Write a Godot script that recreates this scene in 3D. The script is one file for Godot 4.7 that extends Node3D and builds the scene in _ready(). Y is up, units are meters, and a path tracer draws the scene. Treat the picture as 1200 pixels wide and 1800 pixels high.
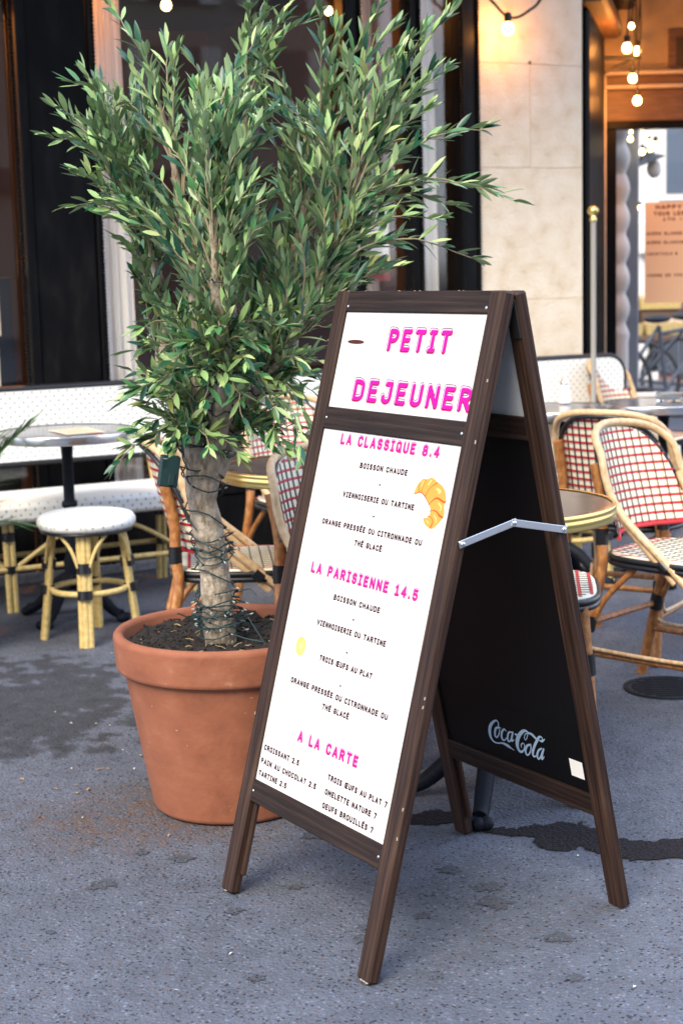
extends Node3D
# A cafe terrace: menu board, olive tree in a clay pot, bistro furniture, dark wooden shop front.

const FY := 0.4688                      # the shop front's turn
const FDIST := 6.65                     # its distance from the camera's foot, square to it
const EYE := Vector3(0, 1.3042, 0)
const FOCAL := 2805.35                  # in pixels of a 1200 x 1800 picture
var fd := Vector3(cos(FY), 0, -sin(FY))
var fn := Vector3(sin(FY), 0, cos(FY))
var cam_right: Vector3
var cam_up: Vector3
var cam_fw: Vector3
var rng := RandomNumberGenerator.new()
var noise := FastNoiseLite.new()
var M := {}
var used := {}


# ------------------------------------------------------------------ mesh builder
class MB:
	var v := PackedVector3Array()
	var n := PackedVector3Array()
	var uv := PackedVector2Array()
	var c := PackedColorArray()
	var ix := PackedInt32Array()
	var col := Color.WHITE

	func vert(p: Vector3, nn: Vector3, t := Vector2.ZERO) -> int:
		v.append(p); n.append(nn); uv.append(t); c.append(col)
		return v.size() - 1

	func tri(a: int, b: int, d: int) -> void:
		var g := (v[d] - v[a]).cross(v[b] - v[a])
		if g.dot(n[a] + n[b] + n[d]) < 0.0:
			ix.append(a); ix.append(d); ix.append(b)
		else:
			ix.append(a); ix.append(b); ix.append(d)

	func quad(a: int, b: int, d: int, e: int) -> void:
		tri(a, b, d); tri(a, d, e)

	func face(pts: Array, nn: Vector3) -> void:
		var s := v.size()
		for p in pts:
			vert(p, nn, Vector2(p.x, p.y))
		for i in range(1, pts.size() - 1):
			tri(s, s + i, s + i + 1)

	func box(size: Vector3, at := Transform3D.IDENTITY, bevel := 0.0) -> void:
		var h := size * 0.5
		var b: float = min(bevel, min(h.x, min(h.y, h.z)) * 0.9)
		if b <= 0.0:
			for ax in 3:
				for s in [-1.0, 1.0]:
					var nn := Vector3.ZERO; nn[ax] = s
					var p := []
					for k in [[-1, -1], [1, -1], [1, 1], [-1, 1]]:
						var q := Vector3.ZERO
						q[ax] = s * h[ax]; q[(ax + 1) % 3] = k[0] * h[(ax + 1) % 3]; q[(ax + 2) % 3] = k[1] * h[(ax + 2) % 3]
						p.append(at * q)
					face(p, (at.basis * nn).normalized())
			return
		for ax in 3:
			for s in [-1.0, 1.0]:
				var nn := Vector3.ZERO; nn[ax] = s
				var p := []
				for k in [[-1, -1], [1, -1], [1, 1], [-1, 1]]:
					var q := Vector3.ZERO
					q[ax] = s * h[ax]; q[(ax + 1) % 3] = k[0] * (h[(ax + 1) % 3] - b); q[(ax + 2) % 3] = k[1] * (h[(ax + 2) % 3] - b)
					p.append(at * q)
				face(p, (at.basis * nn).normalized())
		for ax in 3:
			var a1 := (ax + 1) % 3
			var a2 := (ax + 2) % 3
			for s1 in [-1.0, 1.0]:
				for s2 in [-1.0, 1.0]:
					var nn := Vector3.ZERO; nn[a1] = s1; nn[a2] = s2
					var p := []
					for k in [[-1, 0], [1, 0], [1, 1], [-1, 1]]:
						var q := Vector3.ZERO
						q[ax] = k[0] * (h[ax] - b)
						q[a1] = s1 * (h[a1] - (b if k[1] == 1 else 0.0)); q[a2] = s2 * (h[a2] - (0.0 if k[1] == 1 else b))
						p.append(at * q)
					face(p, (at.basis * nn).normalized())
		for sx in [-1.0, 1.0]:
			for sy in [-1.0, 1.0]:
				for sz in [-1.0, 1.0]:
					var o := Vector3(sx * h.x, sy * h.y, sz * h.z)
					face([at * (o - Vector3(0, sy * b, sz * b)), at * (o - Vector3(sx * b, 0, sz * b)), at * (o - Vector3(sx * b, sy * b, 0))], (at.basis * Vector3(sx, sy, sz)).normalized())

	func tube(pts: Array, rad, sides := 8, caps := true) -> void:
		var np := pts.size()
		var first := v.size()
		var t0: Vector3 = (pts[1] - pts[0]).normalized()
		var up := Vector3.UP if abs(t0.y) < 0.9 else Vector3.RIGHT
		var x := t0.cross(up).normalized()
		var along := 0.0
		for i in np:
			var t: Vector3 = (pts[min(i + 1, np - 1)] - pts[max(i - 1, 0)]).normalized()
			x = (x - t * x.dot(t)).normalized()
			var y := t.cross(x)
			var r: float = rad[i] if rad is Array else rad
			if i > 0:
				along += pts[i].distance_to(pts[i - 1])
			for k in sides + 1:
				var a := TAU * k / sides
				var d := x * cos(a) + y * sin(a)
				vert(pts[i] + d * r, d, Vector2(float(k) / sides, along))
		for i in np - 1:
			for k in sides:
				var a := first + i * (sides + 1) + k
				quad(a, a + 1, a + sides + 2, a + sides + 1)
		if caps:
			for e in [0, np - 1]:
				var t: Vector3 = (pts[1] - pts[0]).normalized() * -1.0 if e == 0 else (pts[np - 1] - pts[np - 2]).normalized()
				var s := v.size()
				vert(pts[e], t)
				for k in sides + 1:
					vert(v[first + e * (sides + 1) + k], t)
				for k in sides:
					tri(s, s + 1 + k, s + 2 + k)

	func lathe(prof: Array, seg := 32, at := Vector3.ZERO) -> void:
		# prof: Vector2(radius, height) upwards
		var first := v.size()
		var np := prof.size()
		for i in np:
			var a: Vector2 = prof[max(i - 1, 0)]
			var b: Vector2 = prof[min(i + 1, np - 1)]
			var d := (b - a).normalized()
			var nr := Vector2(d.y, -d.x)
			for k in seg + 1:
				var t := TAU * k / seg
				vert(at + Vector3(prof[i].x * cos(t), prof[i].y, prof[i].x * sin(t)), Vector3(nr.x * cos(t), nr.y, nr.x * sin(t)), Vector2(float(k) / seg, prof[i].y))
		for i in np - 1:
			for k in seg:
				var a := first + i * (seg + 1) + k
				quad(a, a + 1, a + seg + 2, a + seg + 1)

	func ball(at: Vector3, r: Vector3, seg := 12, rings := 8) -> void:
		var first := v.size()
		for i in rings + 1:
			var a := PI * i / rings
			for k in seg + 1:
				var t := TAU * k / seg
				var d := Vector3(sin(a) * cos(t), cos(a), sin(a) * sin(t))
				vert(at + d * r, (d / r).normalized(), Vector2(float(k) / seg, float(i) / rings))
		for i in rings:
			for k in seg:
				var a := first + i * (seg + 1) + k
				quad(a, a + 1, a + seg + 2, a + seg + 1)

	func grid(nu: int, nv: int, f: Callable, uvs := Vector2.ONE) -> void:
		var first := v.size()
		var e := 0.002
		for j in nv + 1:
			for i in nu + 1:
				var a := float(i) / nu
				var b := float(j) / nv
				var du: Vector3 = f.call(min(a + e, 1.0), b) - f.call(max(a - e, 0.0), b)
				var dv: Vector3 = f.call(a, min(b + e, 1.0)) - f.call(a, max(b - e, 0.0))
				vert(f.call(a, b), dv.cross(du).normalized(), Vector2(a, b) * uvs)
		for j in nv:
			for i in nu:
				var a := first + j * (nu + 1) + i
				quad(a, a + 1, a + nu + 2, a + nu + 1)

	# an outline (x, z) made into a slab between two heights, its edges rounded
	func slab(poly: PackedVector2Array, y0: float, y1: float, bev := 0.0, steps := 3) -> void:
		var np := poly.size()
		var nrm := []
		var area := 0.0
		for i in np:
			area += poly[i].cross(poly[(i + 1) % np])
		var sgn := 1.0 if area > 0.0 else -1.0
		for i in np:
			var d := (poly[(i + 1) % np] - poly[(i + np - 1) % np]).normalized()
			nrm.append(Vector2(d.y, -d.x) * sgn)
		var prof := []
		for k in steps + 1:
			var a := PI * 0.5 * k / steps
			prof.append([bev * (1.0 - sin(a)), y0 + bev * (1.0 - cos(a)), Vector2(sin(a), -cos(a))])
		for k in steps + 1:
			var a := PI * 0.5 * k / steps
			prof.append([bev * (1.0 - cos(a)), y1 - bev * (1.0 - sin(a)), Vector2(cos(a), sin(a))])
		var first := v.size()
		for p in prof:
			for i in np:
				var q: Vector2 = poly[i] - nrm[i] * p[0]
				vert(Vector3(q.x, p[1], q.y), Vector3(nrm[i].x * p[2].x, p[2].y, nrm[i].y * p[2].x).normalized(), q)
		for j in prof.size() - 1:
			for i in np:
				var a := first + j * np + i
				var b := first + j * np + (i + 1) % np
				quad(a, b, b + np, a + np)
		for e in 2:
			var ring := PackedVector2Array()
			for i in np:
				ring.append(poly[i] - nrm[i] * bev)
			var ids := Geometry2D.triangulate_polygon(ring)
			var s := v.size()
			for q in ring:
				vert(Vector3(q.x, y1 if e == 1 else y0, q.y), Vector3.UP if e == 1 else Vector3.DOWN, q)
			for i in range(0, ids.size(), 3):
				tri(s + ids[i], s + ids[i + 1], s + ids[i + 2])

	func turned(first: int, at: Transform3D) -> void:
		for i in range(first, v.size()):
			v[i] = at * v[i]
			n[i] = (at.basis * n[i]).normalized()

	func mesh() -> ArrayMesh:
		var a := []
		a.resize(Mesh.ARRAY_MAX)
		a[Mesh.ARRAY_VERTEX] = v; a[Mesh.ARRAY_NORMAL] = n; a[Mesh.ARRAY_TEX_UV] = uv; a[Mesh.ARRAY_COLOR] = c; a[Mesh.ARRAY_INDEX] = ix
		var m := ArrayMesh.new()
		m.add_surface_from_arrays(Mesh.PRIMITIVE_TRIANGLES, a)
		return m


# ------------------------------------------------------------------ naming helpers
func numbered(called: String) -> String:
	used[called] = used.get(called, -1) + 1
	return called if used[called] == 0 else "%s_%03d" % [called, used[called]]

func tag(o: Node, label := "", category := "", group := "", kind := "") -> void:
	if label: o.set_meta("label", label)
	if category: o.set_meta("category", category)
	if group: o.set_meta("group", group)
	if kind: o.set_meta("kind", kind)

func thing(called: String, label: String, category: String, at := Vector3.ZERO, turn := 0.0, group := "") -> Node3D:
	var o := Node3D.new()
	o.name = numbered(called)
	add_child(o)
	o.position = at
	o.rotation.y = turn
	tag(o, label, category, group)
	return o

func show_mesh(m: Mesh, called: String, mat: Material, parent: Node, xf := Transform3D.IDENTITY) -> MeshInstance3D:
	var o := MeshInstance3D.new()
	o.mesh = m
	if mat: o.material_override = mat
	o.transform = xf
	if parent == self:
		o.name = numbered(called)
		add_child(o)
	else:
		o.name = called
		parent.add_child(o, true)
	return o

func part(mb: MB, called: String, mat: Material, parent: Node, xf := Transform3D.IDENTITY) -> MeshInstance3D:
	return show_mesh(mb.mesh(), called, mat, parent, xf)

func bar(called: String, size: Vector3, at: Vector3, mat: Material, parent: Node, bevel := 0.003, turn := Basis.IDENTITY) -> MeshInstance3D:
	var b := MB.new()
	b.box(size, Transform3D.IDENTITY, bevel)
	return part(b, called, mat, parent, Transform3D(turn, at))

func rod(called: String, pts: Array, r, mat: Material, parent: Node, sides := 8) -> MeshInstance3D:
	var b := MB.new()
	b.tube(pts, r, sides)
	return part(b, called, mat, parent)

func dup(o: Node3D, label: String, at: Vector3, turn: float) -> Node3D:
	var k := o.duplicate()
	var base := String(o.name)
	k.name = numbered(base)
	add_child(k)
	k.position = at
	k.rotation.y = turn
	k.set_meta("label", label)
	return k

func ray(x: float, y: float) -> Vector3:
	return cam_fw + cam_right * ((x - 600.0) / FOCAL) + cam_up * ((900.0 - y) / FOCAL)

func at_z(x: float, y: float, z: float) -> Vector3:      # where the line of sight meets the upright plane z
	var d := ray(x, y)
	return EYE + d * (z / d.z)

func at_y(x: float, y: float, h := 0.0) -> Vector3:      # where it meets the level h
	var d := ray(x, y)
	return EYE + d * ((h - EYE.y) / d.y)

func smooth_path(pts: Array, per := 6) -> Array:
	var out := []
	for i in pts.size() - 1:
		var a = pts[max(i - 1, 0)]
		var b = pts[i]
		var c = pts[i + 1]
		var d = pts[min(i + 2, pts.size() - 1)]
		for k in per:
			var t := float(k) / per
			out.append(0.5 * ((2.0 * b) + (c - a) * t + (2.0 * a - 5.0 * b + 4.0 * c - d) * t * t + (3.0 * b - a - 3.0 * c + d) * t * t * t))
	out.append(pts[pts.size() - 1])
	return out


# ------------------------------------------------------------------ materials
func lin(r: float, g: float, b: float) -> Color:
	return Color(r, g, b).linear_to_srgb()

func plain(r: float, g: float, b: float, rough := 0.7, metal := 0.0) -> StandardMaterial3D:
	var m := StandardMaterial3D.new()
	m.albedo_color = lin(r, g, b)
	m.roughness = rough
	m.metallic = metal
	return m

func noise_tex(freq: float, ramp: Array, seed_ := 1, size := 512, octaves := 4, kind := FastNoiseLite.TYPE_SIMPLEX_SMOOTH) -> NoiseTexture2D:
	var f := FastNoiseLite.new()
	f.noise_type = kind
	f.frequency = freq
	f.seed = seed_
	f.fractal_octaves = octaves
	var t := NoiseTexture2D.new()
	t.width = size; t.height = size
	t.seamless = true
	t.generate_mipmaps = false
	t.noise = f
	var g := Gradient.new()
	var offs := PackedFloat32Array()
	var cols := PackedColorArray()
	for r in ramp:
		offs.append(r[0])
		cols.append(lin(r[1], r[2], r[3]))
	g.offsets = offs
	g.colors = cols
	t.color_ramp = g
	return t

func bump_tex(freq: float, seed_ := 5, strength := 4.0, size := 512) -> NoiseTexture2D:
	var f := FastNoiseLite.new()
	f.frequency = freq
	f.seed = seed_
	f.fractal_octaves = 4
	var t := NoiseTexture2D.new()
	t.width = size; t.height = size
	t.seamless = true
	t.as_normal_map = true
	t.bump_strength = strength
	t.noise = f
	return t

func grained(tex: Texture2D, scale: Vector3, rough := 0.7, bump: Texture2D = null, bump_scale := 0.5) -> StandardMaterial3D:
	var m := StandardMaterial3D.new()
	m.albedo_texture = tex
	m.uv1_triplanar = true
	m.uv1_scale = scale
	m.roughness = rough
	if bump:
		m.normal_enabled = true
		m.normal_texture = bump
		m.normal_scale = bump_scale
	return m

func pane_mat(alpha := 0.01) -> StandardMaterial3D:
	var m := StandardMaterial3D.new()
	m.albedo_color = Color(0.3, 0.34, 0.34, alpha)
	m.transparency = BaseMaterial3D.TRANSPARENCY_ALPHA
	m.roughness = 0.02
	return m

func glow(r: float, g: float, b: float, energy: float) -> StandardMaterial3D:
	var m := plain(0.8, 0.7, 0.5, 0.4)
	m.emission_enabled = true
	m.emission = lin(r, g, b)
	m.emission_energy_multiplier = energy
	return m

func make_materials() -> void:
	var b1 := bump_tex(0.02, 5, 6.0)
	M.wood = grained(noise_tex(0.012, [[0.0, .012, .0062, .0048], [0.35, .024, .0125, .0095], [0.6, .037, .0198, .0142], [0.8, .052, .029, .0195], [1.0, .090, .053, .033]], 3, 512, 5), Vector3(13, 0.45, 13), 0.5, b1, 0.25)
	M.wood_dark = grained(noise_tex(0.012, [[0.0, .009, .005, .0045], [0.5, .020, .0115, .0095], [1.0, .042, .025, .017]], 9, 512, 5), Vector3(0.45, 13, 13), 0.5, b1, 0.25)
	M.wood.metallic_specular = 0.3
	M.wood_dark.metallic_specular = 0.3
	M.chip = plain(.36, .30, .24, .8)
	M.steel = plain(.62, .64, .66, .32, 1.0)
	M.black_metal = plain(.012, .012, .014, .4)
	M.chalk = plain(.0034, .0034, .0044, .42)
	M.panel_back = plain(.50, .54, .58, .6)
	M.clay = grained(noise_tex(0.012, [[0.0, .175, .055, .027], [0.35, .236, .077, .037], [0.6, .262, .088, .043], [0.84, .29, .104, .054], [0.93, .37, .165, .10], [1.0, .48, .28, .20]], 12, 512, 6), Vector3(1.6, 1.6, 1.6), 0.82, bump_tex(0.05, 8, 2.0), 0.35)
	M.soil = grained(noise_tex(0.06, [[0.0, .004, .003, .003], [0.5, .014, .010, .008], [1.0, .04, .028, .02]], 4), Vector3(6, 6, 6), 0.95, bump_tex(0.08, 3, 8.0), 1.0)
	M.straw = plain(.36, .27, .14, .9)
	M.bark = grained(noise_tex(0.015, [[0.0, .10, .075, .05], [0.35, .22, .175, .125], [0.6, .34, .285, .22], [0.8, .42, .36, .28], [1.0, .22, .2, .12]], 21, 512, 6), Vector3(7, 3.0, 7), 0.9, bump_tex(0.03, 13, 8.0), 0.8)
	M.twig = plain(.26, .22, .14, .85)
	M.leafy = StandardMaterial3D.new()
	M.leafy.vertex_color_use_as_albedo = true
	M.leafy.roughness = 0.38
	M.leafy.backlight_enabled = true
	M.leafy.backlight = Color(0.16, 0.2, 0.06)
	M.wire = plain(.006, .028, .030, .5)
	M.wire_tip = plain(.35, .38, .36, .25)
	M.box_green = plain(.008, .032, .034, .45)
	M.cane = grained(noise_tex(0.02, [[0.0, .40, .27, .09], [0.5, .54, .40, .15], [1.0, .66, .53, .25]], 31), Vector3(4, 4, 4), 0.42)
	M.rattan = grained(noise_tex(0.02, [[0.0, .17, .055, .018], [0.4, .31, .12, .035], [0.7, .42, .19, .06], [1.0, .55, .32, .15]], 33), Vector3(5, 3, 5), 0.38)
	M.rattan_pale = grained(noise_tex(0.02, [[0.0, .36, .20, .085], [0.45, .54, .36, .19], [1.0, .70, .53, .34]], 35), Vector3(5, 3, 5), 0.4)
	M.binding = plain(.008, .009, .012, .35)
	M.cream = plain(.74, .70, .54, .5)
	M.red = plain(.48, .022, .030, .45)
	M.weave_black = plain(.010, .010, .014, .4)
	M.dots = grained(dot_texture(), Vector3(1.0 / 0.038, 1.0 / 0.038, 1.0 / 0.038), 0.5)
	M.piping = plain(.010, .010, .013, .45)
	M.marble = grained(noise_tex(0.008, [[0.0, .03, .03, .035], [0.5, .10, .10, .11], [0.62, .16, .16, .17], [1.0, .22, .22, .23]], 41, 512, 6), Vector3(2, 2, 2), 0.12)
	M.table_brown = grained(noise_tex(0.01, [[0.0, .045, .034, .028], [1.0, .12, .10, .085]], 42), Vector3(2, 2, 2), 0.18)
	M.chrome = plain(.70, .71, .73, .22, 1.0)
	M.brass = plain(.72, .55, .20, .3, 1.0)
	M.iron = grained(noise_tex(0.03, [[0.0, .004, .005, .008], [1.0, .013, .017, .026]], 44), Vector3(5, 5, 5), 0.42)
	M.iron.metallic_specular = 0.25
	M.iron.roughness = 0.6
	M.paint_black = grained(noise_tex(0.01, [[0.0, .004, .004, .005], [0.6, .0065, .0065, .0075], [1.0, .012, .0115, .0115]], 45, 512, 5), Vector3(2, .6, 2), 0.36)
	M.paint_black.metallic_specular = 0.2
	M.chalk.metallic_specular = 0.25
	M.stone = grained(noise_tex(0.006, [[0.0, .56, .43, .29], [0.25, .66, .54, .395], [0.6, .70, .595, .455], [1.0, .74, .65, .52]], 46, 1024, 7), Vector3(1.1, 1.1, 1.1), 0.9, bump_tex(0.08, 47, 3.0), 0.5)
	M.step = grained(noise_tex(0.03, [[0.0, .15, .15, .16], [1.0, .30, .30, .31]], 48), Vector3(2, 2, 2), 0.8)
	M.curtain = plain(.82, .79, .73, .9)
	M.curtain.backlight_enabled = true
	M.curtain.backlight = Color(.3, .28, .24)
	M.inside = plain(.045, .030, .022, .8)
	M.reflection_pale = plain(.62, .55, .45, .8)  # pale tone standing in for a reflection in the end window
	M.pane = pane_mat()
	M.pane.metallic_specular = 0.5
	M.plaster = grained(noise_tex(0.01, [[0.0, .34, .23, .13], [1.0, .46, .33, .20]], 51), Vector3(1, 1, 1), 0.9)
	M.brown_wood = grained(noise_tex(0.012, [[0.0, .09, .045, .022], [1.0, .17, .09, .045]], 52), Vector3(1, 6, 6), 0.55)
	M.moulding = plain(.50, .40, .32, .6)
	M.pole_white = plain(.30, .285, .26, .45)
	M.bulb = glow(1.0, 0.66, 0.26, 4.5)
	M.rubber = plain(.010, .010, .010, .6)
	M.paper = plain(.74, .62, .50, .8)
	M.white_paper = plain(.78, .77, .75, .8)
	M.clear = StandardMaterial3D.new()
	M.clear.albedo_color = Color(0.95, 0.97, 0.97, 0.05)
	M.clear.refraction_enabled = true
	M.clear.refraction_scale = 0.05
	M.clear.roughness = 0.03
	M.palm = plain(.05, .12, .035, .5)
	M.canvas = plain(.16, .12, .09, .85)

func dot_texture() -> ImageTexture:
	var im := Image.create(64, 64, false, Image.FORMAT_RGB8)
	for y in 64:
		for x in 64:
			var k := Color(0.90, 0.90, 0.88)
			# woven ribs
			var rib := 0.5 + 0.5 * cos(TAU * (x + y) / 8.0)
			k = k.darkened(0.05 * rib)
			for d in [[16, 16], [48, 48]]:
				if abs(x - d[0]) + abs(y - d[1]) * 0.8 < 6.5:
					k = Color(0.05, 0.06, 0.09)
			im.set_pixel(x, y, k)
	return ImageTexture.create_from_image(im)


# ------------------------------------------------------------------ lettering, drawn with strokes into a picture
func arc(cx: float, cy: float, rx: float, ry: float, a0: float, a1: float, steps := 8) -> Array:
	var out := []
	for i in steps + 1:
		var a := deg_to_rad(lerp(a0, a1, float(i) / steps))
		out.append(Vector2(cx + rx * cos(a), cy + ry * sin(a)))
	return out

func pl(a: Array) -> Array:
	var out := []
	for i in range(0, a.size(), 2):
		out.append(Vector2(a[i], a[i + 1]))
	return out

func glyph(ch: String) -> Array:      # [width, strokes]
	var ring := arc(.23, .76, .23, .24, 0, 180) + arc(.23, .24, .23, .24, 180, 360) + pl([.46, .76])
	match ch:
		"A": return [.50, [pl([0, 0, .25, 1, .5, 0]), pl([.09, .3, .41, .3])]]
		"B": return [.46, [pl([0, 0, 0, 1, .22, 1]) + arc(.22, .765, .2, .235, 90, -90) + pl([0, .53]), pl([.22, .53]) + arc(.24, .265, .22, .265, 90, -90) + pl([0, 0])]]
		"C": return [.46, [arc(.24, .75, .23, .25, 15, 180) + arc(.24, .25, .23, .25, 180, 345)]]
		"D": return [.47, [pl([0, 0, 0, 1, .2, 1]) + arc(.2, .74, .27, .26, 90, 0) + arc(.2, .26, .27, .26, 0, -90) + pl([0, 0])]]
		"E": return [.40, [pl([.4, 1, 0, 1, 0, 0, .4, 0]), pl([0, .52, .34, .52])]]
		"É", "È":
			var e := glyph("E")
			e[1].append(pl([.12, 1.18, .28, 1.30]) if ch == "É" else pl([.12, 1.30, .28, 1.18]))
			return e
		"F": return [.38, [pl([.38, 1, 0, 1, 0, 0]), pl([0, .52, .33, .52])]]
		"G": return [.47, [arc(.24, .75, .23, .25, 15, 180) + arc(.24, .25, .23, .25, 180, 360) + pl([.47, .46, .27, .46])]]
		"H": return [.46, [pl([0, 0, 0, 1]), pl([.46, 0, .46, 1]), pl([0, .52, .46, .52])]]
		"I": return [.28, [pl([.14, 0, .14, 1]), pl([0, 1, .28, 1]), pl([0, 0, .28, 0])]]
		"J": return [.40, [pl([.14, 1, .4, 1, .4, .24]) + arc(.2, .24, .2, .24, 0, -180)]]
		"K": return [.46, [pl([0, 0, 0, 1]), pl([.44, 1, .02, .48, .46, 0])]]
		"L": return [.38, [pl([0, 1, 0, 0, .38, 0])]]
		"M": return [.58, [pl([0, 0, 0, 1, .29, .35, .58, 1, .58, 0])]]
		"N": return [.46, [pl([0, 0, 0, 1, .46, 0, .46, 1])]]
		"O", "0": return [.46, [ring]]
		"Œ": return [.66, [arc(.23, .76, .23, .24, 60, 180) + arc(.23, .24, .23, .24, 180, 300), pl([.66, 1, .3, 1, .3, 0, .66, 0]), pl([.3, .52, .6, .52])]]
		"P": return [.45, [pl([0, 0, 0, 1, .22, 1]) + arc(.22, .735, .23, .265, 90, -90) + pl([0, .47])]]
		"Q": return [.48, [ring, pl([.28, .22, .50, -.06])]]
		"R": return [.46, [pl([0, 0, 0, 1, .22, 1]) + arc(.22, .745, .23, .255, 90, -90) + pl([0, .49]), pl([.2, .49, .46, 0])]]
		"S": return [.44, [arc(.22, .76, .21, .24, 25, 270) + arc(.22, .26, .22, .26, 90, -155)]]
		"T": return [.46, [pl([0, 1, .46, 1]), pl([.23, 1, .23, 0])]]
		"U": return [.46, [pl([0, 1, 0, .24]) + arc(.23, .24, .23, .24, 180, 360) + pl([.46, 1])]]
		"V": return [.48, [pl([0, 1, .24, 0, .48, 1])]]
		"Y": return [.48, [pl([0, 1, .24, .48, .48, 1]), pl([.24, .48, .24, 0])]]
		"1": return [.36, [pl([.02, .82, .18, 1, .18, 0]), pl([0, 0, .36, 0])]]
		"2": return [.44, [arc(.22, .76, .21, .24, 170, -25) + pl([0, 0, .44, 0])]]
		"4": return [.46, [pl([.33, 0, .33, 1, 0, .28, .46, .28])]]
		"5": return [.44, [pl([.40, 1, .04, 1, .03, .56]) + arc(.21, .31, .22, .31, 125, -150)]]
		"7": return [.42, [pl([0, 1, .42, 1, .14, 0])]]
		"8": return [.46, [arc(.23, .76, .2, .24, 0, 360, 14), arc(.23, .26, .23, .26, 0, 360, 14)]]
		".": return [.08, [pl([.04, .02, .04, .06])]]
		"+": return [.40, [pl([.2, .1, .2, .7]), pl([-.1, .4, .5, .4])]]
		"-": return [.30, [pl([0, .48, .3, .48])]]
	return [.22, []]

class Print:
	var w: int
	var h: int
	var d := PackedByteArray()
	func _init(ww: int, hh: int, bg: Color) -> void:
		w = ww; h = hh
		d.resize(w * h * 3)
		for i in w * h:
			d[i * 3] = bg.r8; d[i * 3 + 1] = bg.g8; d[i * 3 + 2] = bg.b8
	func mix(x: int, y: int, k: Color, a: float) -> void:
		if a <= 0.0 or x < 0 or y < 0 or x >= w or y >= h: return
		a = min(a, 1.0)
		var i := (y * w + x) * 3
		d[i] = int(lerp(float(d[i]), k.r * 255.0, a)); d[i + 1] = int(lerp(float(d[i + 1]), k.g * 255.0, a)); d[i + 2] = int(lerp(float(d[i + 2]), k.b * 255.0, a))
	func texture() -> ImageTexture:
		return ImageTexture.create_from_image(Image.create_from_data(w, h, false, Image.FORMAT_RGB8, d))

func seg_dist(p: Vector2, segs: PackedVector2Array) -> float:
	var best := 1e9
	for i in range(0, segs.size(), 2):
		var a := segs[i]
		var ab := segs[i + 1] - a
		var ap := p - a
		var t: float = clamp(ap.dot(ab) / max(ab.length_squared(), 1e-6), 0.0, 1.0)
		var q := ap - ab * t
		best = min(best, q.length_squared())
	return sqrt(best)

func write_line(pr: Print, text: String, x0: float, x1: float, base: float, cap: float, stroke: float, ink: Color, fancy := false) -> void:
	var gap := 0.44 if fancy else 0.38
	var total := -gap
	for ch in text:
		total += glyph(ch)[0] + gap
	var kx := (x1 - x0 - stroke) / (total * cap)
	var r := stroke * 0.5
	var x := x0 + r
	var hi := Color(0.80, 0.70, 0.78)
	var dark := Color(0.22, 0.01, 0.09)
	var shade := Color(0.72, 0.16, 0.36)
	for ch in text:
		var gl := glyph(ch)
		var segs := PackedVector2Array()
		var lo := Vector2(1e9, 1e9)
		var up := Vector2(-1e9, -1e9)
		for st in gl[1]:
			for i in st.size() - 1:
				for q in [st[i], st[i + 1]]:
					var p := Vector2(x + q.x * cap * kx, base - r - q.y * (cap - stroke))
					segs.append(p)
					lo = lo.min(p); up = up.max(p)
		if segs.size() > 0:
			var pad := r + (stroke * 0.5 if fancy else 2.0)
			for py in range(int(lo.y - pad), int(up.y + pad) + 1):
				for px in range(int(lo.x - pad), int(up.x + pad) + 1):
					var p := Vector2(px + 0.5, py + 0.5)
					var dd := seg_dist(p, segs)
					if not fancy:
						pr.mix(px, py, ink, r - dd + 0.5)
					else:
						var e := stroke * 0.13
						pr.mix(px, py, shade, r + e - seg_dist(p - Vector2(e, e * 1.6), segs) + 0.5)
						pr.mix(px, py, dark, r + e - dd + 0.5)
						pr.mix(px, py, hi, r - dd + 0.5)
						pr.mix(px, py, ink, min(r - dd, r * 0.96 - seg_dist(p - Vector2(e * 1.5, e * 1.9), segs)) + 0.5)
		x += (gl[0] + gap) * cap * kx

func brush(pr: Print, pts: Array, ink: Color) -> void:        # pts: x, y, half width in pixels, three numbers a point
	var p := []
	for i in range(0, pts.size(), 3):
		p.append(Vector3(pts[i], pts[i + 1], pts[i + 2]))
	p = smooth_path(p, 5)
	for i in p.size() - 1:
		var a: Vector3 = p[i]
		var b: Vector3 = p[i + 1]
		var m: float = max(a.z, b.z) + 1.5
		for py in range(int(min(a.y, b.y) - m), int(max(a.y, b.y) + m) + 1):
			for px in range(int(min(a.x, b.x) - m), int(max(a.x, b.x) + m) + 1):
				var q := Vector2(px + 0.5 - a.x, py + 0.5 - a.y)
				var ab := Vector2(b.x - a.x, b.y - a.y)
				var t: float = clamp(q.dot(ab) / max(ab.length_squared(), 1e-6), 0.0, 1.0)
				pr.mix(px, py, ink, lerp(a.z, b.z, t) - (q - ab * t).length() + 0.5)

func in_pixels(st: Array, u0: float, v0: float, k: float) -> Array:
	var p := []
	for i in range(0, st.size(), 3):
		p.append((st[i] * 1e-4 - u0) * k); p.append((st[i + 1] * 1e-4 - v0) * k); p.append(st[i + 2] * 1e-4 * k * 0.8)
	return p

func smooth_ring(p: PackedVector2Array) -> PackedVector2Array:
	var pts := []
	for q in p: pts.append(q)
	pts.append(p[0])
	return PackedVector2Array(smooth_path(pts, 4))

func fill_poly(pr: Print, poly: PackedVector2Array, ink: Color) -> void:
	var lo := Vector2(1e9, 1e9)
	var up := -lo
	for q in poly:
		lo = lo.min(q); up = up.max(q)
	for py in range(int(lo.y), int(up.y) + 2):
		for px in range(int(lo.x), int(up.x) + 2):
			var a := 0.0
			for o in [Vector2(.25, .25), Vector2(.75, .25), Vector2(.25, .75), Vector2(.75, .75)]:
				if Geometry2D.is_point_in_polygon(Vector2(px, py) + o, poly): a += 0.25
			pr.mix(px, py, ink, a)

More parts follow.
